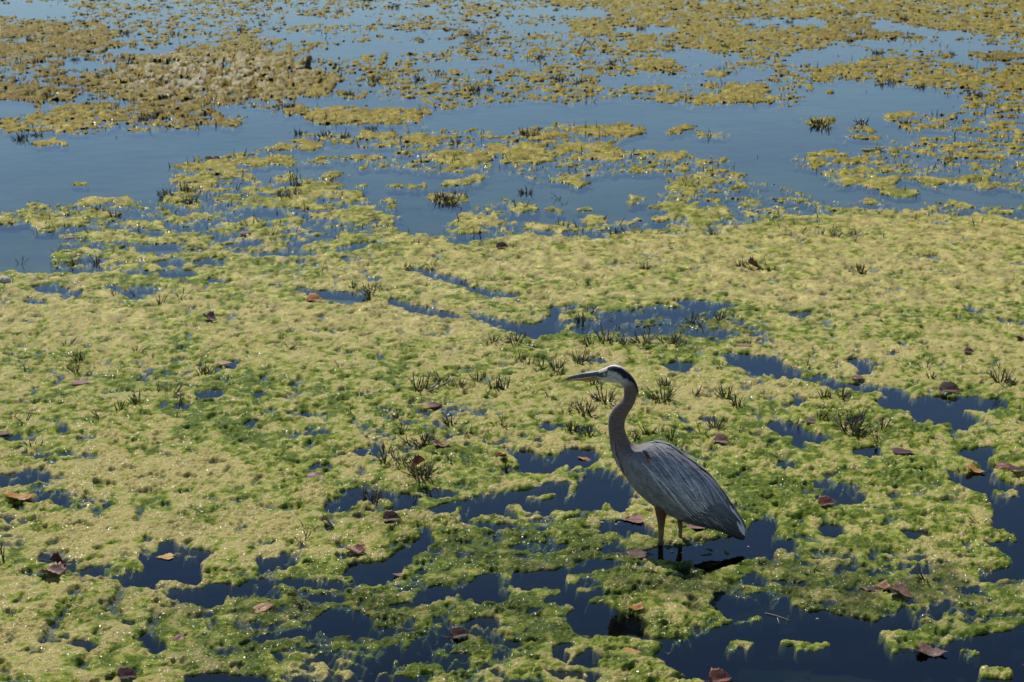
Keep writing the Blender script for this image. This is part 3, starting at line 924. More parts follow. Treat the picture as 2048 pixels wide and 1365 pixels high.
def plumage_material():
    m, nt, b = new_mat('plumage')
    N, L = nt.nodes, nt.links
    at = N.new('ShaderNodeAttribute')
    at.attribute_name = 'Col'
    tc = N.new('ShaderNodeTexCoord')
    mp = N.new('ShaderNodeMapping')
    mp.inputs['Rotation'].default_value = (0, math.radians(38), 0)
    mp.inputs['Scale'].default_value = (28, 160, 160)
    L.new(tc.outputs['Object'], mp.inputs['Vector'])
    no = N.new('ShaderNodeTexNoise')
    no.inputs['Scale'].default_value = 1.0
    no.inputs['Detail'].default_value = 3
    L.new(mp.outputs[0], no.inputs['Vector'])
    cr = N.new('ShaderNodeValToRGB')
    cr.color_ramp.elements[0].position = 0.3
    cr.color_ramp.elements[0].color = (0.72, 0.72, 0.73, 1)
    cr.color_ramp.elements[1].position = 0.72
    cr.color_ramp.elements[1].color = (1.2, 1.2, 1.2, 1)
    L.new(no.outputs['Fac'], cr.inputs[0])
    mu = N.new('ShaderNodeMix')
    mu.data_type = 'RGBA'
    mu.blend_type = 'MULTIPLY'
    mu.inputs[0].default_value = 1
    L.new(at.outputs['Color'], mu.inputs[6])
    L.new(cr.outputs[0], mu.inputs[7])
    L.new(mu.outputs[2], b.inputs['Base Color'])
    b.inputs['Roughness'].default_value = 0.75
    b.inputs['Specular IOR Level'].default_value = 0.25
    b.inputs['Sheen Weight'].default_value = 0.12
    b.inputs['Sheen Roughness'].default_value = 0.4
    bp = N.new('ShaderNodeBump')
    bp.inputs['Strength'].default_value = 0.35
    bp.inputs['Distance'].default_value = 0.003
    L.new(no.outputs['Fac'], bp.inputs['Height'])
    L.new(bp.outputs[0], b.inputs['Normal'])
    return m


PLUM = plumage_material()
bm_eval.materials.clear()
bm_eval.materials.append(PLUM)
bm_eval.name = 'heron_body'
body_o = link_mesh('body', bm_eval, heron)


# ---- feathers: a tapering vane laid along a path on the skin
def vane(V, F, Cl, path, nrm, width, col, tipcol=None, ridge=0.0012, shape=0.0):
    base = len(V)
    m = len(path)
    for i, (p, n) in enumerate(zip(path, nrm)):
        u = i / (m - 1)
        d = (path[min(i + 1, m - 1)] - path[max(i - 1, 0)]).normalized()
        sd_ = d.cross(n).normalized()
        w = width * (min(1, 0.35 + 2.6 * u)) * (1 - max(0, (u - 0.55 + shape) / (0.45 + shape)) ** 2.2) + width * 0.04
        c = col if tipcol is None else tuple(a * (1 - u) + b * u for a, b in zip(col, tipcol))
        for k, off in ((-1, 0), (0, ridge), (1, 0)):
            V.append(p + sd_ * (w / 2 * k) + n * off)
            Cl.append(c)
    for i in range(m - 1):
        for k in range(2):
            a = base + i * 3 + k
            F.append((a, a + 1, a + 4, a + 3))


def skin_path(s0, a0, s1, a1, off0, off1, n=9, sag=0.0):
    path, nr = [], []
    for i in range(n):
        u = i / (n - 1)
        s_, a_ = s0 + (s1 - s0) * u, a0 + (a1 - a0) * (u ** (1.25))
        p = skin(s_, a_, off0 + (off1 - off0) * u)
        q = skin(s_, a_, off0 + (off1 - off0) * u + 0.01)
        path.append(p)
        nr.append((q - p).normalized())
    return path, nr


def feather_obj(name, parent, specs, label=None):
    V, F, Cl = [], [], []
    for sp in specs:
        vane(V, F, Cl, *sp)
    o = link_mesh(name, mesh_from(name, V, F, PLUM, True, Cl), parent)
    return o


for side in (1, -1):
    # folded wing: a shell of small coverts over a smooth base, then the quills and the long scapular plumes
    V, F, Cl = [], [], []
    na, nsx = 26, 44
    for i in range(nsx):
        u = i / (nsx - 1)
        for k in range(na):
            v = k / (na - 1)
            a_ = 4 + (168 - 4) * v
            s0 = 19.15 + 1.0 * abs(v - 0.42) * 2.0 + 0.25 * math.sin(v * 9)
            s_ = s0 + (30.2 - s0) * u
            th = 0.010 * min(1, u * 9) ** 0.5 * min(1, (1 - v) * 7 + 0.05) ** 0.5 * min(1, v * 6 + .25) * (1 - 0.6 * u)
            V.append(skin(s_, a_ * side, 0.0015 + th))
            g = 0.245 + 0.03 * math.sin(v * 14 + u * 5) + rng.uniform(-.012, .012)
            dk = smooth(0.58, 0.92, u) * smooth(0.12, 0.45, v)
            g = g * (1 - 0.80 * float(dk))
            cc = (g, g, g * 1.03)
            if u < 0.05 and 0.3 < v < 0.75:
                cc = (0.27, 0.20, 0.18)
            Cl.append(cc)
    for i in range(nsx - 1):
        for k in range(na - 1):
            a = i * na + k
            F.append((a, a + 1, a + na + 1, a + na) if side < 0 else (a, a + na, a + na + 1, a + 1))
    wing = link_mesh('wing', mesh_from('wing', V, F, PLUM, True, Cl), heron)
    r2 = random.Random(5 if side > 0 else 6)
    # small coverts in overlapping rows, joined
    specs = []
    for s0 in np.arange(19.8, 25.8, 0.36):
        for a0 in np.arange(10, 158, 9):
            s_ = s0 + r2.uniform(-.15, .15)
            a_ = a0 + r2.uniform(-4, 4)
            if s_ < 19.7 + 1.6 * abs(a_ / 165 - 0.42):
                continue
            ln = r2.uniform(1.1, 1.7) * (1 + (s_ - 20) * .06)
            pth = skin_path(s_, a_ * side, s_ + ln, (a_ + r2.uniform(2, 9)) * side, 0.0095, 0.0128 + r2.uniform(0, .0015), 6)
            g = r2.uniform(0.195, 0.285)
            specs.append((*pth, 0.020 * (1 - (s_ - 20) * 0.05), (g, g, g * 1.02), (g * 1.1, g * 1.1, g * 1.11), 0.0008))
    cv_o = feather_obj('coverts', wing, specs)
    # quills at the rear edge, one by one
    for q_ in range(11):
        u = q_ / 10
        a0 = 150 - 95 * u
        s0 = 25.2 + 1.2 * u
        pth = skin_path(s0, a0 * side, 30.9 - 0.9 * abs(u - 0.35), (118 - 88 * u) * side, 0.0150 + .0005 * q_, 0.0085 + .0010 * q_, 10)
        g = 0.050 + 0.055 * u + 0.018 * (q_ % 2)
        feather_obj('flight_feather', wing, [(*pth, 0.021, (g * 1.7, g * 1.75, g * 1.88), (g * .55, g * .57, g * .66), 0.0018)])
    for q_ in range(3):  # wing-edge feathers catching the sun: that sunlight is put into their near-white colour
        pth = skin_path(27.7 + .35 * q_, (24 + 11 * q_) * side, 30.6 + .1 * q_, (26 + 14 * q_) * side, 0.018, 0.019, 7)
        feather_obj('sunlit_tertial', wing, [(*pth, 0.013, (0.70, 0.69, 0.68), (0.80, 0.79, 0.77), 0.0012)])
    # scapular plumes, long and pale
    for q_ in range(64):
        s0 = r2.uniform(20.6, 24.6)
        a0 = r2.uniform(12, 84)
        s1 = s0 + r2.uniform(2.6, 5.0)
        a1 = a0 + r2.uniform(16, 52)
        pth = skin_path(s0, a0 * side, min(s1, 29.6), min(a1, 140) * side, 0.0135, 0.0165 + r2.uniform(0, .003), 11)
        g = r2.uniform(0.36, 0.85)
        feather_obj('plume', wing, [(*pth, r2.uniform(.0035, .0065), (g * .7, g * .71, g * .75), (g, g * .99, g * .98), 0.0008, 0.3)])
    # rusty bend of the wing
    V, F, Cl = [], [], []
    for q_ in range(7):
        pth = skin_path(20.45 + .07 * q_, (60 + 1.0 * q_) * side, 20.85 + .07 * q_, (61 + 1.1 * q_) * side, 0.013, 0.0155, 5)
        vane(V, F, Cl, *pth, 0.006, (0.46, 0.13, 0.045), (0.30, 0.12, 0.07))
    link_mesh('shoulder_patch', mesh_from('shoulder_patch', V, F, PLUM, True, Cl), wing)
    V, F, Cl = [], [], []
    for q_ in range(6):
        pth = skin_path(19.95 + .16 * q_, (49 + 2 * q_) * side, 20.45 + .16 * q_, (47 + 2.4 * q_) * side, 0.0125, 0.0145, 5)
        vane(V, F, Cl, *pth, 0.005, (0.04, 0.04, 0.05), (0.10, 0.10, 0.11))
    link_mesh('dark_bend', mesh_from('dark_bend', V, F, PLUM, True, Cl), wing)

# breast plumes, hanging free below the neck
r3 = random.Random(9)
specs = []
for q_ in range(70):
    s0 = r3.uniform(16.8, 19.6)
    a0 = r3.uniform(95, 265)
    a_ = a0 if a0 <= 180 else a0 - 360
    p0 = skin(s0, a_, 0.001)
    ln = r3.uniform(.07, .135)
    path, nr = [], []
    tgt = skin(min(s0 + ln * 26, 22.4), (170 + r3.uniform(-18, 10)) * (1 if a_ > 0 else -1), 0.004 + r3.uniform(0, .006))
    n0 = (p0 - sec_at(s0)[0]).normalized()
    for i in range(8):
        u = i / 7
        p = p0.lerp(tgt, u) + n0 * (0.006 * math.sin(u * math.pi))
        path.append(p)
        nr.append(n0)
    k = r3.random()
    c = (0.30, 0.25, 0.215) if k < .5 else ((0.46, 0.42, 0.37) if k < .8 else (0.10, 0.09, 0.085))
    specs.append((path, nr, r3.uniform(.004, .008), c, tuple(x * 1.15 for x in c), 0.0006, 0.3))
feather_obj('breast_plumes', heron, specs)

# tail below the folded wings, with a white tuft under it
specs = []
for q_ in range(6):
    a_ = 100 + 160 * q_ / 5
    a_ = a_ if a_ <= 180 else a_ - 360
    pth = skin_path(27.2, a_, 30.9, a_, 0.002, 0.003, 8)
    specs.append((*pth, 0.024, (0.10, 0.105, 0.125), (0.045, 0.048, 0.06), 0.001))
feather_obj('tail', heron, specs)
specs = []
for q_ in range(5):
    pth = skin_path(26.2 + .2 * q_, 150 + 12 * q_ if q_ < 3 else -168 + 12 * (q_ - 3), 28.2 + .2 * q_, 168 if q_ < 3 else -172, 0.003, 0.009, 6)
    specs.append((*pth, 0.012, (0.62, 0.61, 0.58), (0.72, 0.70, 0.67), 0.001))
feather_obj('undertail_tuft', heron, specs)

# nape plume, lying black along the back of the head
specs = []
for q_ in range(4):
    pth = skin_path(5.6 + .2 * q_, -18 + 12 * q_, 9.6 + .4 * q_, -12 + 8 * q_, 0.0015, 0.0035, 9)
    specs.append((*pth, 0.0045, (0.022, 0.024, 0.034), (0.03, 0.03, 0.04), 0.001, 0.3))
feather_obj('nape_plume', heron, specs)


# bill: two mandibles, tapering to the point
def mandible(name, pairs, w0, mat):
    V, F = [], []
    n = 12
    m = len(pairs)
    for i, (lo, up) in enumerate(pairs):
        l3, u3 = hb(*lo), hb(*up)
        c, h = (l3 + u3) / 2, (u3 - l3) / 2
        w = w0 * (1 - i / (m - 1)) ** 0.85 + 0.0006
        for k in range(n):
            a = 2 * math.pi * k / n
            V.append(c + h * math.cos(a) + LATV * (w * math.sin(a)))
    for i in range(m - 1):
        for k in range(n):
            k2 = (k + 1) % n
            F.append((i * n + k, i * n + k2, (i + 1) * n + k2, (i + 1) * n + k))
    F.append(tuple(range(n - 1, -1, -1)))
    F.append(tuple((m - 1) * n + k for k in range(n)))
    return link_mesh(name, mesh_from(name, V, F, mat), heron)


UPB = simple_mat('bill_slate', (0.14, 0.165, 0.22), 0.35, 0.2, 45, col2=(0.05, 0.055, 0.075))
LOB = simple_mat('bill_orange', (0.62, 0.30, 0.05), 0.4, 0.2, 45, col2=(0.40, 0.26, 0.12))
mandible('upper_bill', [((1203, 751.8), (1203, 740.0)), ((1196, 752.3), (1196, 741.8)), ((1182, 754.2), (1182, 743.8)), ((1166, 756.4), (1166, 746.3)), ((1150, 758.3), (1150, 750.0)), ((1137, 759.9), (1137, 754.6)), ((1125.5, 760.9), (1125.5, 760.2))], .0112, UPB)
mandible('lower_bill', [((1203, 759.5), (1203, 752.2)), ((1196, 759.8), (1196, 752.8)), ((1182, 761.6), (1182, 754.7)), ((1166, 762.1), (1166, 756.9)), ((1150, 762.0), (1150, 758.8)), ((1137, 761.6), (1137, 760.3)), ((1128, 761.2), (1128, 760.9))], .0092, LOB)

# eyes
IRIS = simple_mat('iris_yellow', (0.72, 0.55, 0.10), 0.2, 0.1, 200, coat=0.6)
PUPIL = simple_mat('pupil_black', (0.004, 0.004, 0.004), 0.1, 0.0, 50, coat=0.8)


def ball(name, c, r, nrm, sq, mat, parent):
    bm = bmesh.new()
    bmesh.ops.create_uvsphere(bm, u_segments=18, v_segments=12, radius=r)
    q = nrm.to_track_quat('Z', 'Y')
    for v in bm.verts:
        v.co = Vector((v.co.x, v.co.y, v.co.z * sq))
        v.co = q @ v.co + c
    me_ = bpy.data.meshes.new(name)
    bm.to_mesh(me_)
    bm.free()
    me_.polygons.foreach_set('use_smooth', [True] * len(me_.polygons))
    me_.materials.append(mat)
    return link_mesh(name, me_, parent)


for side in (1, -1):
    e0 = hb(1211.3, 747.2)
    c, h, w = sec_at(2.55)
    u = (e0 - c).dot(h.normalized()) / h.length
    lat_w = w * math.sqrt(max(0.05, 1 - u * u)) - 0.001
    ec = e0 + LATV * (lat_w * side)
    nrm = LATV * side
    rimo = ball('eye', ec, 0.0066, nrm, 0.35, PUPIL, heron)
    ball('iris', ec + nrm * 0.0012, 0.0053, nrm, 0.42, IRIS, rimo)
    ball('pupil', ec + nrm * 0.0024, 0.0027, nrm, 0.5, PUPIL, rimo)

# ------------------------------------------------------------------ fallen leaves
def leaf_meshes(name, curl, fold, wave, seed, jag=0.034, aspect=0.95):
    """deltoid leaf one unit long: blade with a toothed rim, cupped and twisted, plus stalk and midrib paths"""
    r = random.Random(seed)
    na, nl = 13, 15
    ph = r.uniform(0, 6)

    def z_of(x, y):
        return (curl * (2 * y) ** 2 + fold * max(0.0, 2 * y) * (1.2 + x) + wave * math.sin(5 * x + ph) * (0.3 + abs(y)) + curl * 0.55 * (x - .35) ** 2
                + 0.35 * wave * math.sin(9 * y + 4 * x))
    V, F = [], []
    for i in range(nl):
        u = i / (nl - 1)
        w = aspect * 0.5 * (math.sin(math.pi * min(1, (u * 1.02 + .02)) ** 0.62) ** 0.85) * (1 - 0.12 * u)
        w = max(w, 0.01) * (1 + 0.10 * math.sin(u * 11 + seed * 2.1) + 0.07 * math.sin(u * 23 + seed))
        for k in range(na):
            y = -1 + 2 * k / (na - 1)
            tooth = 0
            if k in (0, na - 1):
                tooth = jag * (1 if i % 2 else -1) * (0.6 + 0.6 * r.random())
            yy = y * (w + (tooth if w > .08 else 0))
            xx = u - 0.10 * (abs(y) ** 2) * (1 - u) * 1.2
            V.append((xx - 0.45, yy, z_of(u - .45, yy)))
    n0 = len(V)
    V += [(x, y, z - 0.012) for (x, y, z) in V]
    for i in range(nl - 1):
        for k in range(na - 1):
            a = i * na + k
            F.append((a, a + na, a + na + 1, a + 1))
            F.append((n0 + a, n0 + a + 1, n0 + a + na + 1, n0 + a + na))
    rim_ = [k for k in range(na)] + [i * na + na - 1 for i in range(1, nl)] + [(nl - 1) * na + k for k in range(na - 2, -1, -1)] + [i * na for i in range(nl - 2, 0, -1)]
    for a, b in zip(rim_, rim_[1:] + rim_[:1]):
        F.append((a, b, n0 + b, n0 + a))
    blade = mesh_from(name + '_blade', V, F)
    # stalk
    sv, sf = [], []
    bend = r.uniform(-.25, .25)
    pts = [(-0.45 - 0.62 * q, bend * q * q, z_of(-.45, 0) + 0.02 + 0.13 * q * r.uniform(.4, 1)) for q in (0, .25, .5, .75, 1)]
    for i, p in enumerate(pts):
        for k in range(5):
            a = 2 * math.pi * k / 5
            rr = 0.013 - .004 * i / 4 + (.006 if i == 4 else 0)
            sv.append((p[0], p[1] + math.cos(a) * rr, p[2] + math.sin(a) * rr))
    for i in range(4):
        for k in range(5):
            sf.append((i * 5 + k, i * 5 + (k + 1) % 5, i * 5 + 5 + (k + 1) % 5, i * 5 + 5 + k))
    stalk = mesh_from(name + '_stalk', sv, sf)
    # midrib and side veins, a fine ridge
    rv, rf = [], []

    def rib(path, rad):
        b0 = len(rv)
        for i, (x, y) in enumerate(path):
            rr = rad * (1 - .7 * i / (len(path) - 1))
            z = z_of(x, y) + 0.001
            rv.extend([(x, y - rr, z), (x, y, z + rr * .9), (x, y + rr, z)])
        for i in range(len(path) - 1):
            for k in range(2):
                a = b0 + i * 3 + k
                rf.append((a, a + 3, a + 4, a + 1))
    rib([(-.45 + .95 * q / 8, 0) for q in range(9)], .013)
    for q in (.12, .26, .42, .58):
        for sg in (1, -1):
            rib([(-.45 + q + .22 * e, sg * .36 * e * (1 - .35 * q)) for e in (0, .25, .5, .75, 1)], .007)
    ribm = mesh_from(name + '_rib', rv, rf)
    return blade, stalk, ribm


LEAFV = [leaf_meshes('leaf_a', 0.34, 0.02, 0.06, 1), leaf_meshes('leaf_b', 0.05, 0.03, 0.04, 2), leaf_meshes('leaf_c', 0.06, 0.36, 0.08, 3),
         leaf_meshes('leaf_d', -0.14, 0.06, 0.10, 4), leaf_meshes('leaf_e', 0.62, 0.10, 0.08, 5, aspect=0.8), leaf_meshes('leaf_f', 0.18, 0.0, 0.13, 6)]


def leaf_mat(name, c1, c2, coat=0.15):
    m, nt, b = new_mat(name)
    N, L = nt.nodes, nt.links
    tc = N.new('ShaderNodeTexCoord')
    n1 = N.new('ShaderNodeTexNoise')
    n1.inputs['Scale'].default_value = 3.2
    n1.inputs['Detail'].default_value = 6
    n1.inputs['Roughness'].default_value = 0.65
    L.new(tc.outputs['Object'], n1.inputs['Vector'])
    cr = N.new('ShaderNodeValToRGB')
    cr.color_ramp.elements[0].position, cr.color_ramp.elements[0].color = 0.36, (*c2, 1)
    cr.color_ramp.elements[1].position, cr.color_ramp.elements[1].color = 0.62, (*c1, 1)
    L.new(n1.outputs['Fac'], cr.inputs[0])
    L.new(cr.outputs[0], b.inputs['Base Color'])
    b.inputs['Roughness'].default_value = 0.5
    b.inputs['Coat Weight'].default_value = coat * 0.2
    b.inputs['Specular IOR Level'].default_value = 0.2
    b.inputs['Coat Roughness'].default_value = 0.25
    bp = N.new('ShaderNodeBump')
    bp.inputs['Strength'].default_value = 0.3
    bp.inputs['Distance'].default_value = 0.01
    L.new(n1.outputs['Fac'], bp.inputs['Height'])
    L.new(bp.outputs[0], b.inputs['Normal'])
    return m


LM = {'dark': leaf_mat('leaf_dark_brown', (0.115, 0.058, 0.046), (0.050, 0.024, 0.022)),
      'brown': leaf_mat('leaf_brown', (0.215, 0.110, 0.082), (0.115, 0.055, 0.044)),
      'red': leaf_mat('leaf_red_brown', (0.260, 0.095, 0.058), (0.120, 0.042, 0.030)),
      'tan': leaf_mat('leaf_tan', (0.42, 0.225, 0.120), (0.270, 0.125, 0.066)),
      'orange': leaf_mat('leaf_orange', (0.52, 0.255, 0.055), (0.36, 0.150, 0.045)),
      'yellow': leaf_mat('leaf_yellow', (0.56, 0.370, 0.100), (0.44, 0.25, 0.06)),
      'pink': leaf_mat('leaf_pinkish', (0.32, 0.165, 0.130), (0.210, 0.098, 0.076))}
STALK = leaf_mat('leaf_stalk_straw', (0.34, 0.23, 0.09), (0.22, 0.13, 0.06))

# survey x, y, apparent length, shape, colour, heading, tilt (deg), raise (m), label
LEAVES = [
    (44, 1000, 56, 5, 'orange', 15, 8, .004, 'curled orange brown leaf with one yellow lobe on the tan algae'),
    (97, 1154, 56, 0, 'brown', 160, 16, .002, 'large cupped brown leaf lying against a small shrivelled dark one'),
    (124, 1138, 40, 4, 'dark', 20, 10, .004, 'small shrivelled dark leaf touching a large cupped brown one'),
    (330, 1115, 34, 1, 'yellow', 185, 2, .000, 'small flat yellow leaf floating on open water of a narrow inlet'),
    (705, 1110, 44, 0, 'red', 140, 20, .003, 'cupped red brown leaf with its shaded rim raised, beside open water'),
    (797, 1153, 24, 1, 'pink', 170, 5, .000, 'tiny pinkish leaf floating alone in a dark channel'),
    (528, 1223, 40, 3, 'tan', 20, 10, .003, 'tan leaf with toothed edge lying beside ragged brown weed'),
    (598, 1217, 16, 4, 'red', 50, 10, .004, 'tiny dark red scrap of leaf on a pale clump'),
    (361, 1282, 24, 3, 'pink', 60, 25, .004, 'small dull pink leaf tip sticking up from wet algae'),
    (922, 1274, 36, 2, 'dark', 15, 10, .006, 'dark brown leaf folded on a green clump between narrow channels'),
    (258, 1362, 40, 2, 'dark', 30, 18, .003, 'dark folded leaf at the foot of a pale mat by a water gap'),
    (162, 773, 34, 1, 'pink', 5, 3, .003, 'flat pinkish leaf lying alone on tan algae'),
    (7, 873, 26, 1, 'dark', 10, 4, .003, 'dull purple brown leaf beside a short sprig at a small pool'),
    (632, 955, 38, 3, 'brown', 10, 12, .003, 'purplish brown leaf with a notched end on the dense mat'),
    (864, 814, 46, 3, 'brown', 25, 14, .004, 'broad brown leaf with an upturned corner below a tall spiky sprig'),
    (880, 895, 36, 5, 'tan', 120, 22, .003, 'light tan leaf peaked like a tent beside dark sprigs'),
    (830, 940, 36, 4, 'red', 200, 8, .010, 'curled red brown leaf arched over dark sprigs'),
    (785, 1049, 34, 2, 'dark', 5, 8, .004, 'dark curled leaf on stringy brown weed at the edge of water'),
    (1006, 921, 24, 0, 'red', 30, 20, .004, 'small red leaf propped against a sprig by a pool'),
    (1168, 918, 26, 3, 'orange', 160, 14, .003, 'small orange brown leaf on an islet in front of the heron'),
    (1266, 1040, 52, 1, 'pink', 175, 3, .000, 'long flat reddish leaf floating in front of the heron legs'),
    (1280, 1114, 54, 1, 'dark', 350, 4, .002, 'purple brown leaf with a pale stalk below the heron legs'),
    (1398, 1056, 44, 1, 'pink', 340, 6, .002, 'reddish leaf half hidden behind the heron belly'),
    (1443, 891, 32, 2, 'brown', 335, 10, .004, 'brown leaf with one raised corner behind the heron back'),
    (1275, 1223, 34, 5, 'orange', 60, 16, .002, 'bright orange leaf on dark water weed below the heron'),
    (1262, 1306, 42, 1, 'orange', 350, 2, -.012, 'rusty orange leaf sunk just under the water'),
    (1443, 1361, 42, 2, 'red', 10, 12, .002, 'red brown leaf floating on dark water near sunken ones'),
    (1736, 1182, 42, 3, 'dark', 150, 14, .006, 'dark purple leaf in a cluster of three, touching green algae'),
    (1768, 1175, 34, 5, 'tan', 70, 22, .010, 'small tan leaf standing up in the middle of a cluster of three'),
    (1803, 1197, 46, 0, 'brown', 325, 12, .004, 'brown toothed leaf in a cluster of three, dipping in the water'),
    (1866, 1307, 56, 5, 'brown', 340, 10, .003, 'large brown leaf with long stalk floating alone on open water'),
    (1655, 1014, 32, 2, 'red', 10, 10, .005, 'dark red folded leaf on the bright green mat'),
    (1806, 911, 40, 1, 'dark', 355, 4, .003, 'flat dark grey brown leaf at the edge of a thin pool'),
    (1953, 945, 36, 5, 'orange', 330, 12, .003, 'curled orange tan leaf at the mouth of a water channel'),
    (2013, 938, 40, 3, 'red', 340, 14, .003, 'red brown leaf resting on a darker one in the channel'),
    (2036, 947, 36, 1, 'dark', 5, 4, .000, 'dark flat leaf floating under a red brown one'),
    (1901, 788, 40, 2, 'dark', 345, 12, .005, 'dark brown rolled leaf on a tongue of algae by the channel'),
    (1716, 762, 26, 1, 'red', 5, 5, .002, 'small red leaf on the bank of the blue channel'),
    (1938, 711, 18, 2, 'dark', 340, 8, .004, 'tiny dark leaf on the wide tan mat'),
    (1491, 696, 26, 1, 'pink', 5, 8, .004, 'small pinkish brown leaf at the head of the channel'),
    (2043, 682, 20, 0, 'red', 330, 18, .004, 'small dark red leaf standing on the far side of the tan mat'),
    (1512, 540, 30, 4, 'brown', 10, 10, .006, 'rolled brown leaf caught between two dark sprigs'),
    (424, 646, 30, 4, 'dark', 325, 16, .006, 'dark rolled leaf standing on the dense mat'),
    (630, 606, 30, 2, 'orange', 0, 6, .005, 'small orange leaf with two raised lobes near a pool'),
    (491, 470, 24, 1, 'red', 5, 8, .004, 'brown red leaf on a thin islet among broken algae'),
    (141, 476, 24, 1, 'brown', 10, 8, .003, 'brown leaf at the tip of a green islet by wide open water'),
    (1006, 500, 24, 2, 'dark', 10, 10, .004, 'dark leaf lying on the far rim of the tan mat'),
    (418, 320, 16, 2, 'dark', 5, 8, .006, 'small black leaf on a bright green islet in open water'),
    (434, 319, 14, 2, 'dark', 355, 8, .006, 'tiny black leaf next to another on a bright green islet'),
    (450, 730, 28, 1, 'tan', 0, 4, .002, 'thin pale tan leaf half buried in algae'),
    (1622, 852, 20, 2, 'brown', 330, 12, .004, 'small brown leaf at the point of a blue pool'),
]
for (px, py, ln, shp, colr, hd, tilt, up, lab) in LEAVES:
    x, y = ground(px, py)
    L_ = ln / float(px_per_m(py))
    z = height_at(x, y, L_ * 0.3) + up * 0.6 + 0.001
    o = empty('fallen_leaf', (x, y, z), math.radians(hd))
    o.rotation_euler = (math.radians(rng.uniform(-4, 4)), -math.radians(tilt * (1 if rng.random() < .5 else -1) * 0.45), math.radians(hd))
    o.scale = (L_, L_, L_)
    tag(o, lab, 'leaf', 'fallen leaves on the pond')
    bl, stm, rb = LEAFV[shp]
    for nm, msh, mt in (('blade', bl, LM[colr]), ('stalk', stm, STALK), ('veins', rb, LM['dark'] if colr != 'dark' else LM['brown'])):
        key = msh.name + '_' + mt.name
        m2 = bpy.data.meshes.get(key)
        if m2 is None:
            m2 = msh.copy()
            m2.name = key
            m2.materials.clear()
            m2.materials.append(mt)
        link_mesh(nm, m2, o)


# ------------------------------------------------------------------ sprigs of emergent water weed
def sprig_mesh(name, n, h, spread, width, seed, side=2):
    r = random.Random(seed)
    V, F, Cl = [], [], []

    def blade(p0, d, ln, w, col, bend):
        base = len(V)
        u_ = d.cross(Vector((0, 0, 1)))
        u_ = u_.normalized() if u_.length > 1e-3 else Vector((1, 0, 0))
        q_ = u_.cross(d).normalized()
        p = p0.copy()
        dd = d.copy()
        m = 5
        for i in range(m):
            t_ = i / (m - 1)
            ww = w * 1.45 * (1 - t_ ** 2.4) + 0.0004
            for k in range(3):
                a = 2 * math.pi * k / 3
                V.append(p + u_ * math.cos(a) * ww + q_ * math.sin(a) * ww * 0.6)
                Cl.append(tuple(c * (0.75 + .5 * t_) for c in col))
            p = p + dd * (ln / (m - 1))
            dd = (dd + Vector((0, 0, bend))).normalized()
        for i in range(m - 1):
            for k in range(3):
                k2 = (k + 1) % 3
                F.append((base + i * 3 + k, base + i * 3 + k2, base + i * 3 + 3 + k2, base + i * 3 + 3 + k))
    for i in range(n):
        a = r.uniform(0, 2 * math.pi)
        rad = r.uniform(0, .4) * spread
        p0 = Vector((math.cos(a) * rad, math.sin(a) * rad * .8, -0.012))
        tl = r.uniform(0.2, 1.5)
        a2 = a + r.uniform(-.9, .9)
        d = Vector((math.cos(a2) * tl, math.sin(a2) * tl, r.uniform(.55, 1.1))).normalized()
        kcol = r.random()
        col = (0.052, 0.044, 0.014) if kcol < .45 else ((0.070, 0.036, 0.016) if kcol < .72 else ((0.10, 0.115, 0.03) if kcol < .92 else (0.34, 0.30, 0.20)))
        ln = h * r.uniform(.45, 1.1)
        blade(p0, d, ln, width * r.uniform(.7, 1.3), col, r.uniform(-.05, .22))
        for q in range(r.randint(0, side)):
            a3 = r.uniform(0, 6.28)
            pm = p0 + d * ln * r.uniform(.25, .7)
            d2 = (d + Vector((math.cos(a3), math.sin(a3), .2)) * .8).normalized()
            blade(pm, d2, ln * r.uniform(.25, .5), width * .8, col, .1)
    return mesh_from(name, V, F, None, True, Cl)


WEED = simple_mat('weed', (1, 1, 1), 0.38, 0.3, 90, attr=True, spec=0.5, coat=0.15)
SPR = {'big': [sprig_mesh('sprig_big', 22, .115, .075, .0026, 31, 2), sprig_mesh('sprig_big', 19, .10, .085, .0026, 32, 2), sprig_mesh('sprig_big', 24, .105, .10, .0024, 33, 2)],
       'mid': [sprig_mesh('sprig_mid', 13, .085, .05, .0024, 41, 2), sprig_mesh('sprig_mid', 11, .075, .06, .0024, 42, 1), sprig_mesh('sprig_mid', 16, .08, .07, .0022, 43, 2)],
       'thin': [sprig_mesh('sprig_thin', 5, .075, .035, .0022, 51, 1), sprig_mesh('sprig_thin', 4, .085, .03, .0022, 52, 1), sprig_mesh('sprig_thin', 7, .06, .06, .0022, 53, 1)],
       'far': [sprig_mesh('sprig_far', 22, .085, .16, .0042, 61, 1), sprig_mesh('sprig_far', 18, .075, .20, .0042, 62, 1), sprig_mesh('sprig_far', 14, .09, .10, .0040, 63, 1)]}
for k in SPR:
    for m_ in SPR[k]:
        m_.materials.append(WEED)
SL = {'big': ('large spiky clump of dark weed', 'large weed clumps'), 'mid': ('medium tuft of dark pointed weed', 'medium weed tufts'),
      'thin': ('sparse sprig of thin dark stems', 'thin weed sprigs'), 'far': ('low brown weed clump', 'far weed clumps')}
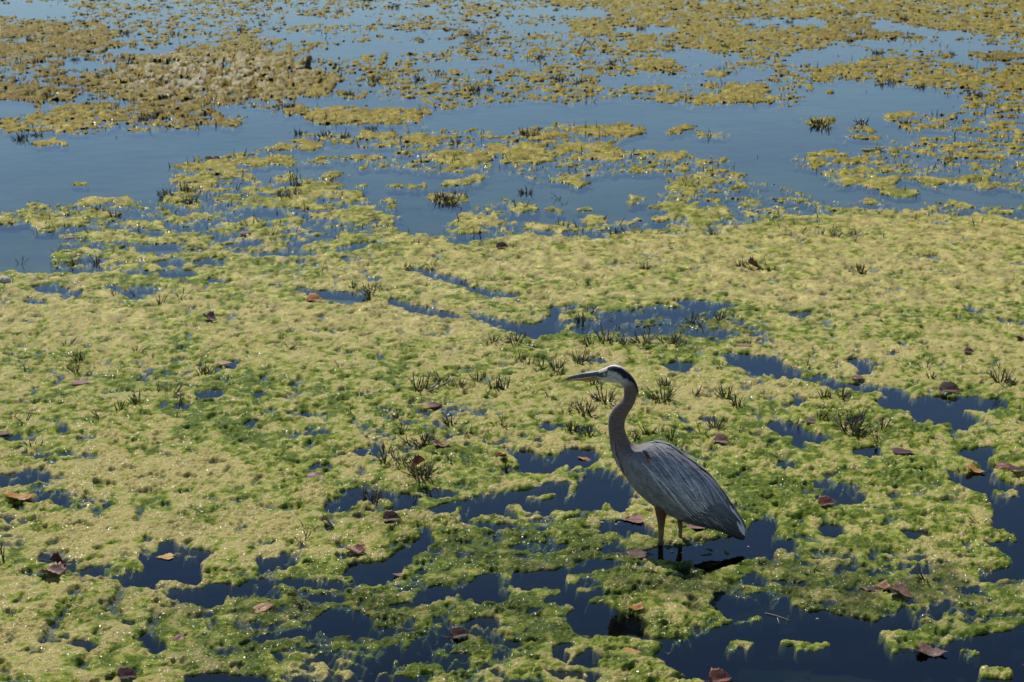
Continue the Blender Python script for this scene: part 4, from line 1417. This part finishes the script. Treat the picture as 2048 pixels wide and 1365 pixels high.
LANDMARKS = [(615, 130, 'near the mossy stub'), (420, 165, 'on the brown weed heap'), (90, 100, 'in the brown far weed bed'), (100, 195, 'on the brown spit beside the weed heap'),
             (300, 238, 'along the algae rim of the wide open water'), (730, 235, 'beside the long yellow islet'), (60, 275, 'standing alone in the wide open water'), (670, 272, 'on thin islets past the long yellow islet'),
             (1060, 270, 'on a broken islet in the far open water'), (1640, 250, 'on a lone brown islet in the far open water'), (1950, 190, 'at the edge of the far yellow mat'), (1770, 168, 'on the fringe of the yellow mat above open water'),
             (1120, 160, 'under the arched twig'), (1340, 96, 'among the far yellow patches'), (1225, 131, 'on yellow algae past the arched twig'), (1080, 116, 'on the water side of the arched twig'), (1450, 96, 'at the edge of the far yellow patches'), (1500, 45, 'in the farthest yellow mat'), (1750, 60, 'on the dark band of the farthest mat'), (1970, 115, 'on the dark brown islet in the far water'),
             (690, 25, 'on the farthest broken strips'), (300, 70, 'on the far scattered strips'), (950, 75, 'on the brown far islet'), (900, 165, 'among far broken algae strips'), (590, 385, 'on the brown edged islet in mid water'),
             (890, 402, 'on a small brown islet in blue water'), (215, 428, 'on thin scum beside the wide open water'), (370, 395, 'on the tip of the broken islets'), (1725, 247, 'on a sliver of algae in the far open water'), (1060, 387, 'on small islets in mid water'),
             (150, 529, 'on the dark weed raft by open water'), (290, 592, 'beside the small pools at the mat rim'), (150, 730, 'on the orange tinted patch of mat'), (280, 708, 'standing alone on the green mat'), (270, 812, 'in the row of sprigs beside a round pool'), (400, 750, 'just past the round pool'),
             (360, 820, 'by the round pool in the mat'), (740, 590, 'at the end of the long pool'), (850, 560, 'along the slanting channel'), (1225, 470, 'on the far rim of the tan mat'), (1430, 470, 'at the notch in the far rim'), (1660, 475, 'by the blue notch of the far mat'),
             (1715, 546, 'alone on the wide tan mat'), (1180, 632, 'on the islet in the bay'), (1285, 690, 'on the weedy bay shore'), (1400, 642, 'in the weedy bay'), (1090, 740, 'past the heron bill'), (1180, 815, 'in front of the heron neck'), (1190, 868, 'by the small pool in front of the heron neck'),
             (1330, 785, 'past the heron head'), (1450, 800, 'on the mat past the heron back'), (1320, 875, 'just above the heron back'), (1440, 865, 'between the heron back and a pool'), (1710, 868, 'in the thick weed bed by the pool'), (1670, 795, 'on the bank of the blue channel'), (2000, 770, 'on the tan mat above the channel bend'),
             (1010, 690, 'below the slanting bay'), (870, 780, 'above the broad brown leaf'), (980, 775, 'beyond the broad brown leaf'), (820, 890, 'around the light tan leaf'), (790, 925, 'around the arched red leaf'), (745, 1000, 'at the shore of the dark inlet'), (640, 1065, 'on the tongue between two inlets'), (80, 870, 'among small pools in the mat')]
SPOTS = {
    'big': [(885, 772), (845, 788), (1170, 830), (1210, 808), (1700, 868), (1722, 876), (1325, 802), (805, 930), (845, 890), (2003, 770), (1285, 690), (740, 592), (1115, 745), (1030, 688), (1345, 690), (1160, 726), (1215, 688), (1712, 858), (640 + 205, 960), (1385, 642), (1440, 640)],
    'mid': [(920, 780), (1005, 785), (985, 782), (955, 768), (803, 868), (768, 905), (770, 930), (830, 958), (745, 1000), (900, 850), (1015, 938), (1188, 772), (1330, 772), (1390, 792), (1455, 795), (1475, 815), (1130, 832), (1145, 866), (1180, 873), (1300, 868), (1345, 882), (1270, 884), (1085, 738), (1180, 695), (1250, 695), (1178, 628), (1165, 642), (705, 578), (1545, 545), (1290, 542), (1725, 548), (1640, 472), (1480, 535), (1715, 545), (275, 708), (405, 750), (275, 812), (345, 788), (160, 728), (150, 748), (240, 820), (1645, 796), (1685, 795), (1765, 858), (1640, 842), (1430, 862), (320, 612), (190, 527), (150, 530), (1275, 468), (1225, 470), (1425, 470), (135, 694), (1060, 730), (985, 688), (830, 490), (812, 536), (1670, 478), (1865, 760)],
    'thin': [(683, 738), (760, 860), (745, 1012), (760, 988), (725, 990), (935, 873), (1405, 870), (1475, 873), (1205, 872), (1035, 722), (1205, 640), (52, 748), (310, 788), (358, 815), (350, 834), (200, 844), (50, 849), (28, 838), (65, 893), (390, 798), (300, 716), (228, 592), (275, 592), (215, 464), (275, 458), (60, 412), (110, 530), (40, 528), (110, 505), (865, 534), (765, 583), (850, 572), (930, 568), (640, 553), (820, 638), (1320, 468), (1252, 470), (1510, 545), (1130, 408), (1120, 398), (1600, 470), (1700, 545), (1850, 740), (1660, 794), (1685, 835), (1610, 735), (8, 1133), (25, 1230), (138, 1213), (1857, 1166), (620, 1063), (607, 1088), (672, 1060), (1625, 1142), (1760, 890), (995, 768), (1055, 692), (360, 600), (420, 402), (460, 410), (705, 830), (580, 700), (900, 930), (1000, 860), (1395, 650), (1240, 655), (1590, 850), (1960, 1050), (1030, 1060), (800, 835), (1745, 870), (1100, 800), (1440, 735), (540, 620), (1500, 690)],
    'far': [(1050, 268), (1068, 272), (1100, 281), (600, 268), (640, 275), (690, 276), (656, 270), (745, 258), (912, 286), (1635, 250), (1650, 255), (1725, 247), (1810, 250), (1945, 190), (1958, 192), (1840, 175), (1760, 170), (1785, 166), (1110, 160), (1125, 160), (1160, 165), (1225, 131), (1340, 96), (1450, 96), (1282, 58), (1080, 116), (560, 216), (578, 216), (300, 233), (285, 239), (315, 230), (200, 160), (230, 150), (1755, 107), (1985, 117), (1905, 110), (595, 372), (585, 392), (565, 396), (890, 402), (905, 405), (878, 397), (1050, 386), (750, 160), (640, 30), (790, 15), (680, 25), (480, 60), (250, 68), (350, 70), (120, 68), (60, 85), (180, 90), (40, 130), (150, 120), (100, 195), (60, 190), (1500, 50), (1580, 45), (1700, 30), (1720, 70), (1810, 40), (1870, 30), (1930, 45), (1980, 30), (1400, 20), (1480, 20), (940, 75), (960, 68), (840, 160), (880, 150), (980, 180), (950, 182), (200, 420), (230, 432), (375, 385), (330, 395), (385, 405), (40, 278), (75, 270), (260, 130), (330, 170), (640, 165), (700, 190)]}
nk = {k: 0 for k in SPR}
for kind in SPOTS:
    for (px, py) in SPOTS[kind]:
        x, y = ground(px, py)
        z = height_at(x, y, .01)
        i = nk[kind] % 3
        nk[kind] += 1
        o = link_mesh('weed_sprig', SPR[kind][i])
        o.location = (x, y, z - 0.002)
        f = rng.uniform(.75, 1.15)
        o.scale = (f, f, f * rng.uniform(.8, 1.1))
        o.rotation_euler = (rng.uniform(-.28, .28), rng.uniform(-.28, .28), rng.uniform(0, 6.28))
        lm = min(LANDMARKS, key=lambda q: math.hypot(q[0] - px, (q[1] - py) * 2.2))
        if math.hypot(lm[0] - px, (lm[1] - py) * 2.2) > 190:
            nl = min(LEAVES, key=lambda q: math.hypot(q[0] - px, (q[1] - py) * 2.2))[8].split()
            lm = (0, 0, 'nearest the ' + ' '.join(nl[:nl.index('leaf') + 1] if 'leaf' in nl else nl[:4]))
        look = '' if kind == 'far' else (('tall ' if f > 1.0 else ''))
        lab = look + SL[kind][0] + ' ' + lm[2]
        tag(o, lab if len(lab.split()) <= 16 else SL[kind][0] + ' ' + lm[2], 'weed', SL[kind][1])

# ------------------------------------------------------------------ small floating things
def blob_mesh(name, seed, sx, sy, sz, amp, mat):
    bm = bmesh.new()
    bmesh.ops.create_icosphere(bm, subdivisions=4, radius=1.0)
    pts = np.array([v.co[:] for v in bm.verts])
    nz = fbm(pts[:, 0] * 2.1 + pts[:, 2] * 1.3 + seed, pts[:, 1] * 2.1 - pts[:, 2] * 1.7, seed, 4, .6)
    for v, n_ in zip(bm.verts, nz):
        k = 1 + amp * float(n_)
        v.co = Vector((v.co.x * sx * k, v.co.y * sy * k, v.co.z * sz * k))
    me_ = bpy.data.meshes.new(name)
    bm.to_mesh(me_)
    bm.free()
    me_.polygons.foreach_set('use_smooth', [True] * len(me_.polygons))
    me_.materials.append(mat)
    return me_


MOSS = simple_mat('mossy_wood', (0.085, 0.095, 0.030), 0.8, 0.3, 40, 0.6, col2=(0.030, 0.034, 0.014))
x, y = ground(615, 140)
st_ = empty('tree_stub', (x, y, -0.02))
tag(st_, 'dark mossy wooden stub standing up out of the far water', 'stub')
so = link_mesh('trunk', blob_mesh('stub_trunk', 3, .055, .05, .16, .45, MOSS), st_)
so.location = (0.0, 0, .07)
so.rotation_euler = (0, math.radians(14), 0)
so = link_mesh('knob', blob_mesh('stub_knob', 8, .05, .045, .045, .5, simple_mat('bare_wood', (0.22, 0.21, 0.17), .8, .3, 40, .5)), st_)
so.location = (0.045, 0, .215)
st_.scale = (0.6, 0.6, 0.7)
so = link_mesh('root', blob_mesh('stub_root', 5, .13, .06, .05, .6, MOSS), st_)
so.location = (-0.05, -.01, .035)

WHITE = simple_mat('down_white', (0.72, 0.72, 0.70), .7, .1, 60)
STRAW = simple_mat('straw', (0.42, 0.36, 0.22), .6, .25, 30)
TWIG = simple_mat('twig_dark', (0.055, 0.036, 0.022), .6, .25, 30)


def stem(name, pts, rad, mat, label, cat, group=None):
    V, F, Cl = [], [], []
    P3 = []
    for (px, py, h) in pts:
        gx, gy = ground(px, py)
        P3.append(Vector((gx, gy, height_at(gx, gy, .005) + h)))
    o0 = P3[0].copy()
    P3 = [p - o0 for p in P3]
    fine = []
    n = len(P3)
    for i in range(n - 1):
        for k in range(4):
            u = k / 4
            a, b, c, d_ = [P3[min(max(j, 0), n - 1)] for j in (i - 1, i, i + 1, i + 2)]
            fine.append(0.5 * ((2 * b) + (c - a) * u + (2 * a - 5 * b + 4 * c - d_) * u * u + (3 * b - a - 3 * c + d_) * u ** 3))
    fine.append(P3[-1])
    m = len(fine)
    tube(V, F, Cl, fine, [rad * (1 - .6 * i / (m - 1)) for i in range(m)], [(1, 1, 1)] * m, n=6)
    o = link_mesh(name, mesh_from(name, V, F, mat))
    o.location = o0
    tag(o, label, cat, group)


stem('bent_reed', [(1726, 301, .005), (1740, 303, .01), (1757, 302, .012), (1770, 299, .015)], .012, STRAW, 'pale bent reed lying on yellow algae in the far water', 'reed')
stem('bent_twig', [(1157, 107, .0), (1165, 103, .09), (1173, 102, .12), (1190, 106, .02)], .011, TWIG, 'dark twig arched over the far yellow algae', 'twig')
stem('reed_stem', [(822, 1024, .004), (845, 1023, .004), (866, 1028, .004), (872, 1031, .004)], .0022, STRAW, 'thin pale stem floating on the channel by a long algae islet', 'reed')
stem('reed_stem', [(500, 1258, .004), (504, 1266, .004), (509, 1271, .003)], .0024, STRAW, 'short white stem floating beside a wet green clump', 'reed')
stem('reed_stem', [(1260, 872, .006), (1266, 871, .012), (1275, 869, .012)], .004, STRAW, 'short straw coloured stem lying behind the heron neck', 'reed')
stem('reed_stem', [(1530, 1228, .003), (1555, 1234, .003), (1580, 1243, .003)], .0016, STRAW, 'long thin straw floating on open water near sunken leaves', 'reed')
stem('reed_stem', [(1870, 880, .008), (1882, 886, .012), (1893, 893, .008)], .003, STRAW, 'slanting straw stem on the mat beside the thin pool', 'reed')
stem('reed_stem', [(1555, 1238, .003), (1558, 1250, .004)], .0018, STRAW, 'tiny upright straw scrap floating on open water', 'reed')
for (px, py, ln) in ((1204, 1046, 11), (1232, 1050, 8), (1238, 1046, 6), (1305, 1044, 8), (1344, 1104, 10), (1364, 1107, 7), (1635, 1239, 8), (1497, 1095, 6)):
    x, y = ground(px, py)
    L_ = 0.8 * ln / float(px_per_m(py))
    V, F, Cl = [], [], []
    path = [Vector((L_ * (i / 6 - .5), L_ * .12 * math.sin(i), .002 + .0015 * math.sin(i * .5))) for i in range(7)]
    vane(V, F, Cl, path, [Vector((0, 0, 1))] * 7, L_ * .3, (1, 1, 1), None, 0.001)
    n0 = len(V)
    V += [v - Vector((0, 0, .0025)) for v in V]
    F += [tuple(n0 + k for k in reversed(f_)) for f_ in F]
    o = link_mesh('down_feather', mesh_from('down_feather', V, F, WHITE))
    o.location = (x, y, height_at(x, y, .004))
    o.rotation_euler = (0, 0, rng.uniform(-.6, .6))
    lab = 'tiny white down feather floating on dark water near the heron legs' if py < 1200 else 'white tuft of down floating on open water beyond the leaf cluster'
    tag(o, lab, 'feather', 'white down floating round the heron')
x, y = ground(8, 568)
o = link_mesh('pale_stone', blob_mesh('pale_stone', 12, .045, .035, .026, .35, simple_mat('stone_pale', (0.5, 0.47, 0.42), .7, .2, 30, .3)))
o.location = (x, y, height_at(x, y) + .004)
tag(o, 'small pale stone at the corner of the mat by wide open water', 'stone')

# ------------------------------------------------------------------ stubble of short weed stems all through the far broken algae
r8 = np.random.default_rng(4)
n_try = 60000
sv_ = 480 * r8.random(n_try) ** 0.85
su_ = -150 + 2350 * r8.random(n_try)
jv = np.clip(((sv_ - vv[0]) / (vv[1] - vv[0])).astype(int), 0, NV - 1)
iu = np.clip(((su_ - uu[0]) / (uu[1] - uu[0])).astype(int), 0, NU - 1)
mm = M[jv, iu]
bb = brn[jv, iu]
clump = fbm(AX[jv, iu] * 1.6, AY[jv, iu] * 1.1, 121, 3)
pr = np.clip(0.05 + 1.1 * clump, 0, 1) * np.where((mm > -0.25) & (mm < 0.75), 1, 0.0) * (0.25 + 0.75 * bb)
ok = r8.random(n_try) < pr * 0.55
idx = np.nonzero(ok)[0]
print('stubble', len(idx))
V, F, Cl = [], [], []
for i in idx:
    x, y, z = AX[jv[i], iu[i]], AY[jv[i], iu[i]], max(0.0, float(Z[jv[i], iu[i]]))
    x += r8.normal() * .03
    y += r8.normal() * .05
    h = 0.025 + 0.055 * r8.random() ** 1.6
    w_ = 0.004 + 0.004 * r8.random()
    a = r8.random() * 6.28
    lx, ly = math.cos(a) * h * r8.random() * .9, math.sin(a) * h * r8.random() * .9
    b0 = len(V)
    for k in range(3):
        q = a + k * 2.094
        V.append((x + math.cos(q) * w_, y + math.sin(q) * w_, z - .01))
    V.append((x + lx, y + ly, z + h))
    F += [(b0, b0 + 1, b0 + 3), (b0 + 1, b0 + 2, b0 + 3), (b0 + 2, b0, b0 + 3)]
    c = (0.085, 0.060, 0.018) if r8.random() < .6 else ((0.12, 0.075, 0.022) if r8.random() < .6 else (0.055, 0.05, 0.02))
    Cl += [c] * 4
stub = link_mesh('weed_stubble', mesh_from('weed_stubble', V, F, WEED, False, Cl))
tag(stub, 'short brown weed stems scattered through the far broken algae', 'weed', None, 'stuff')
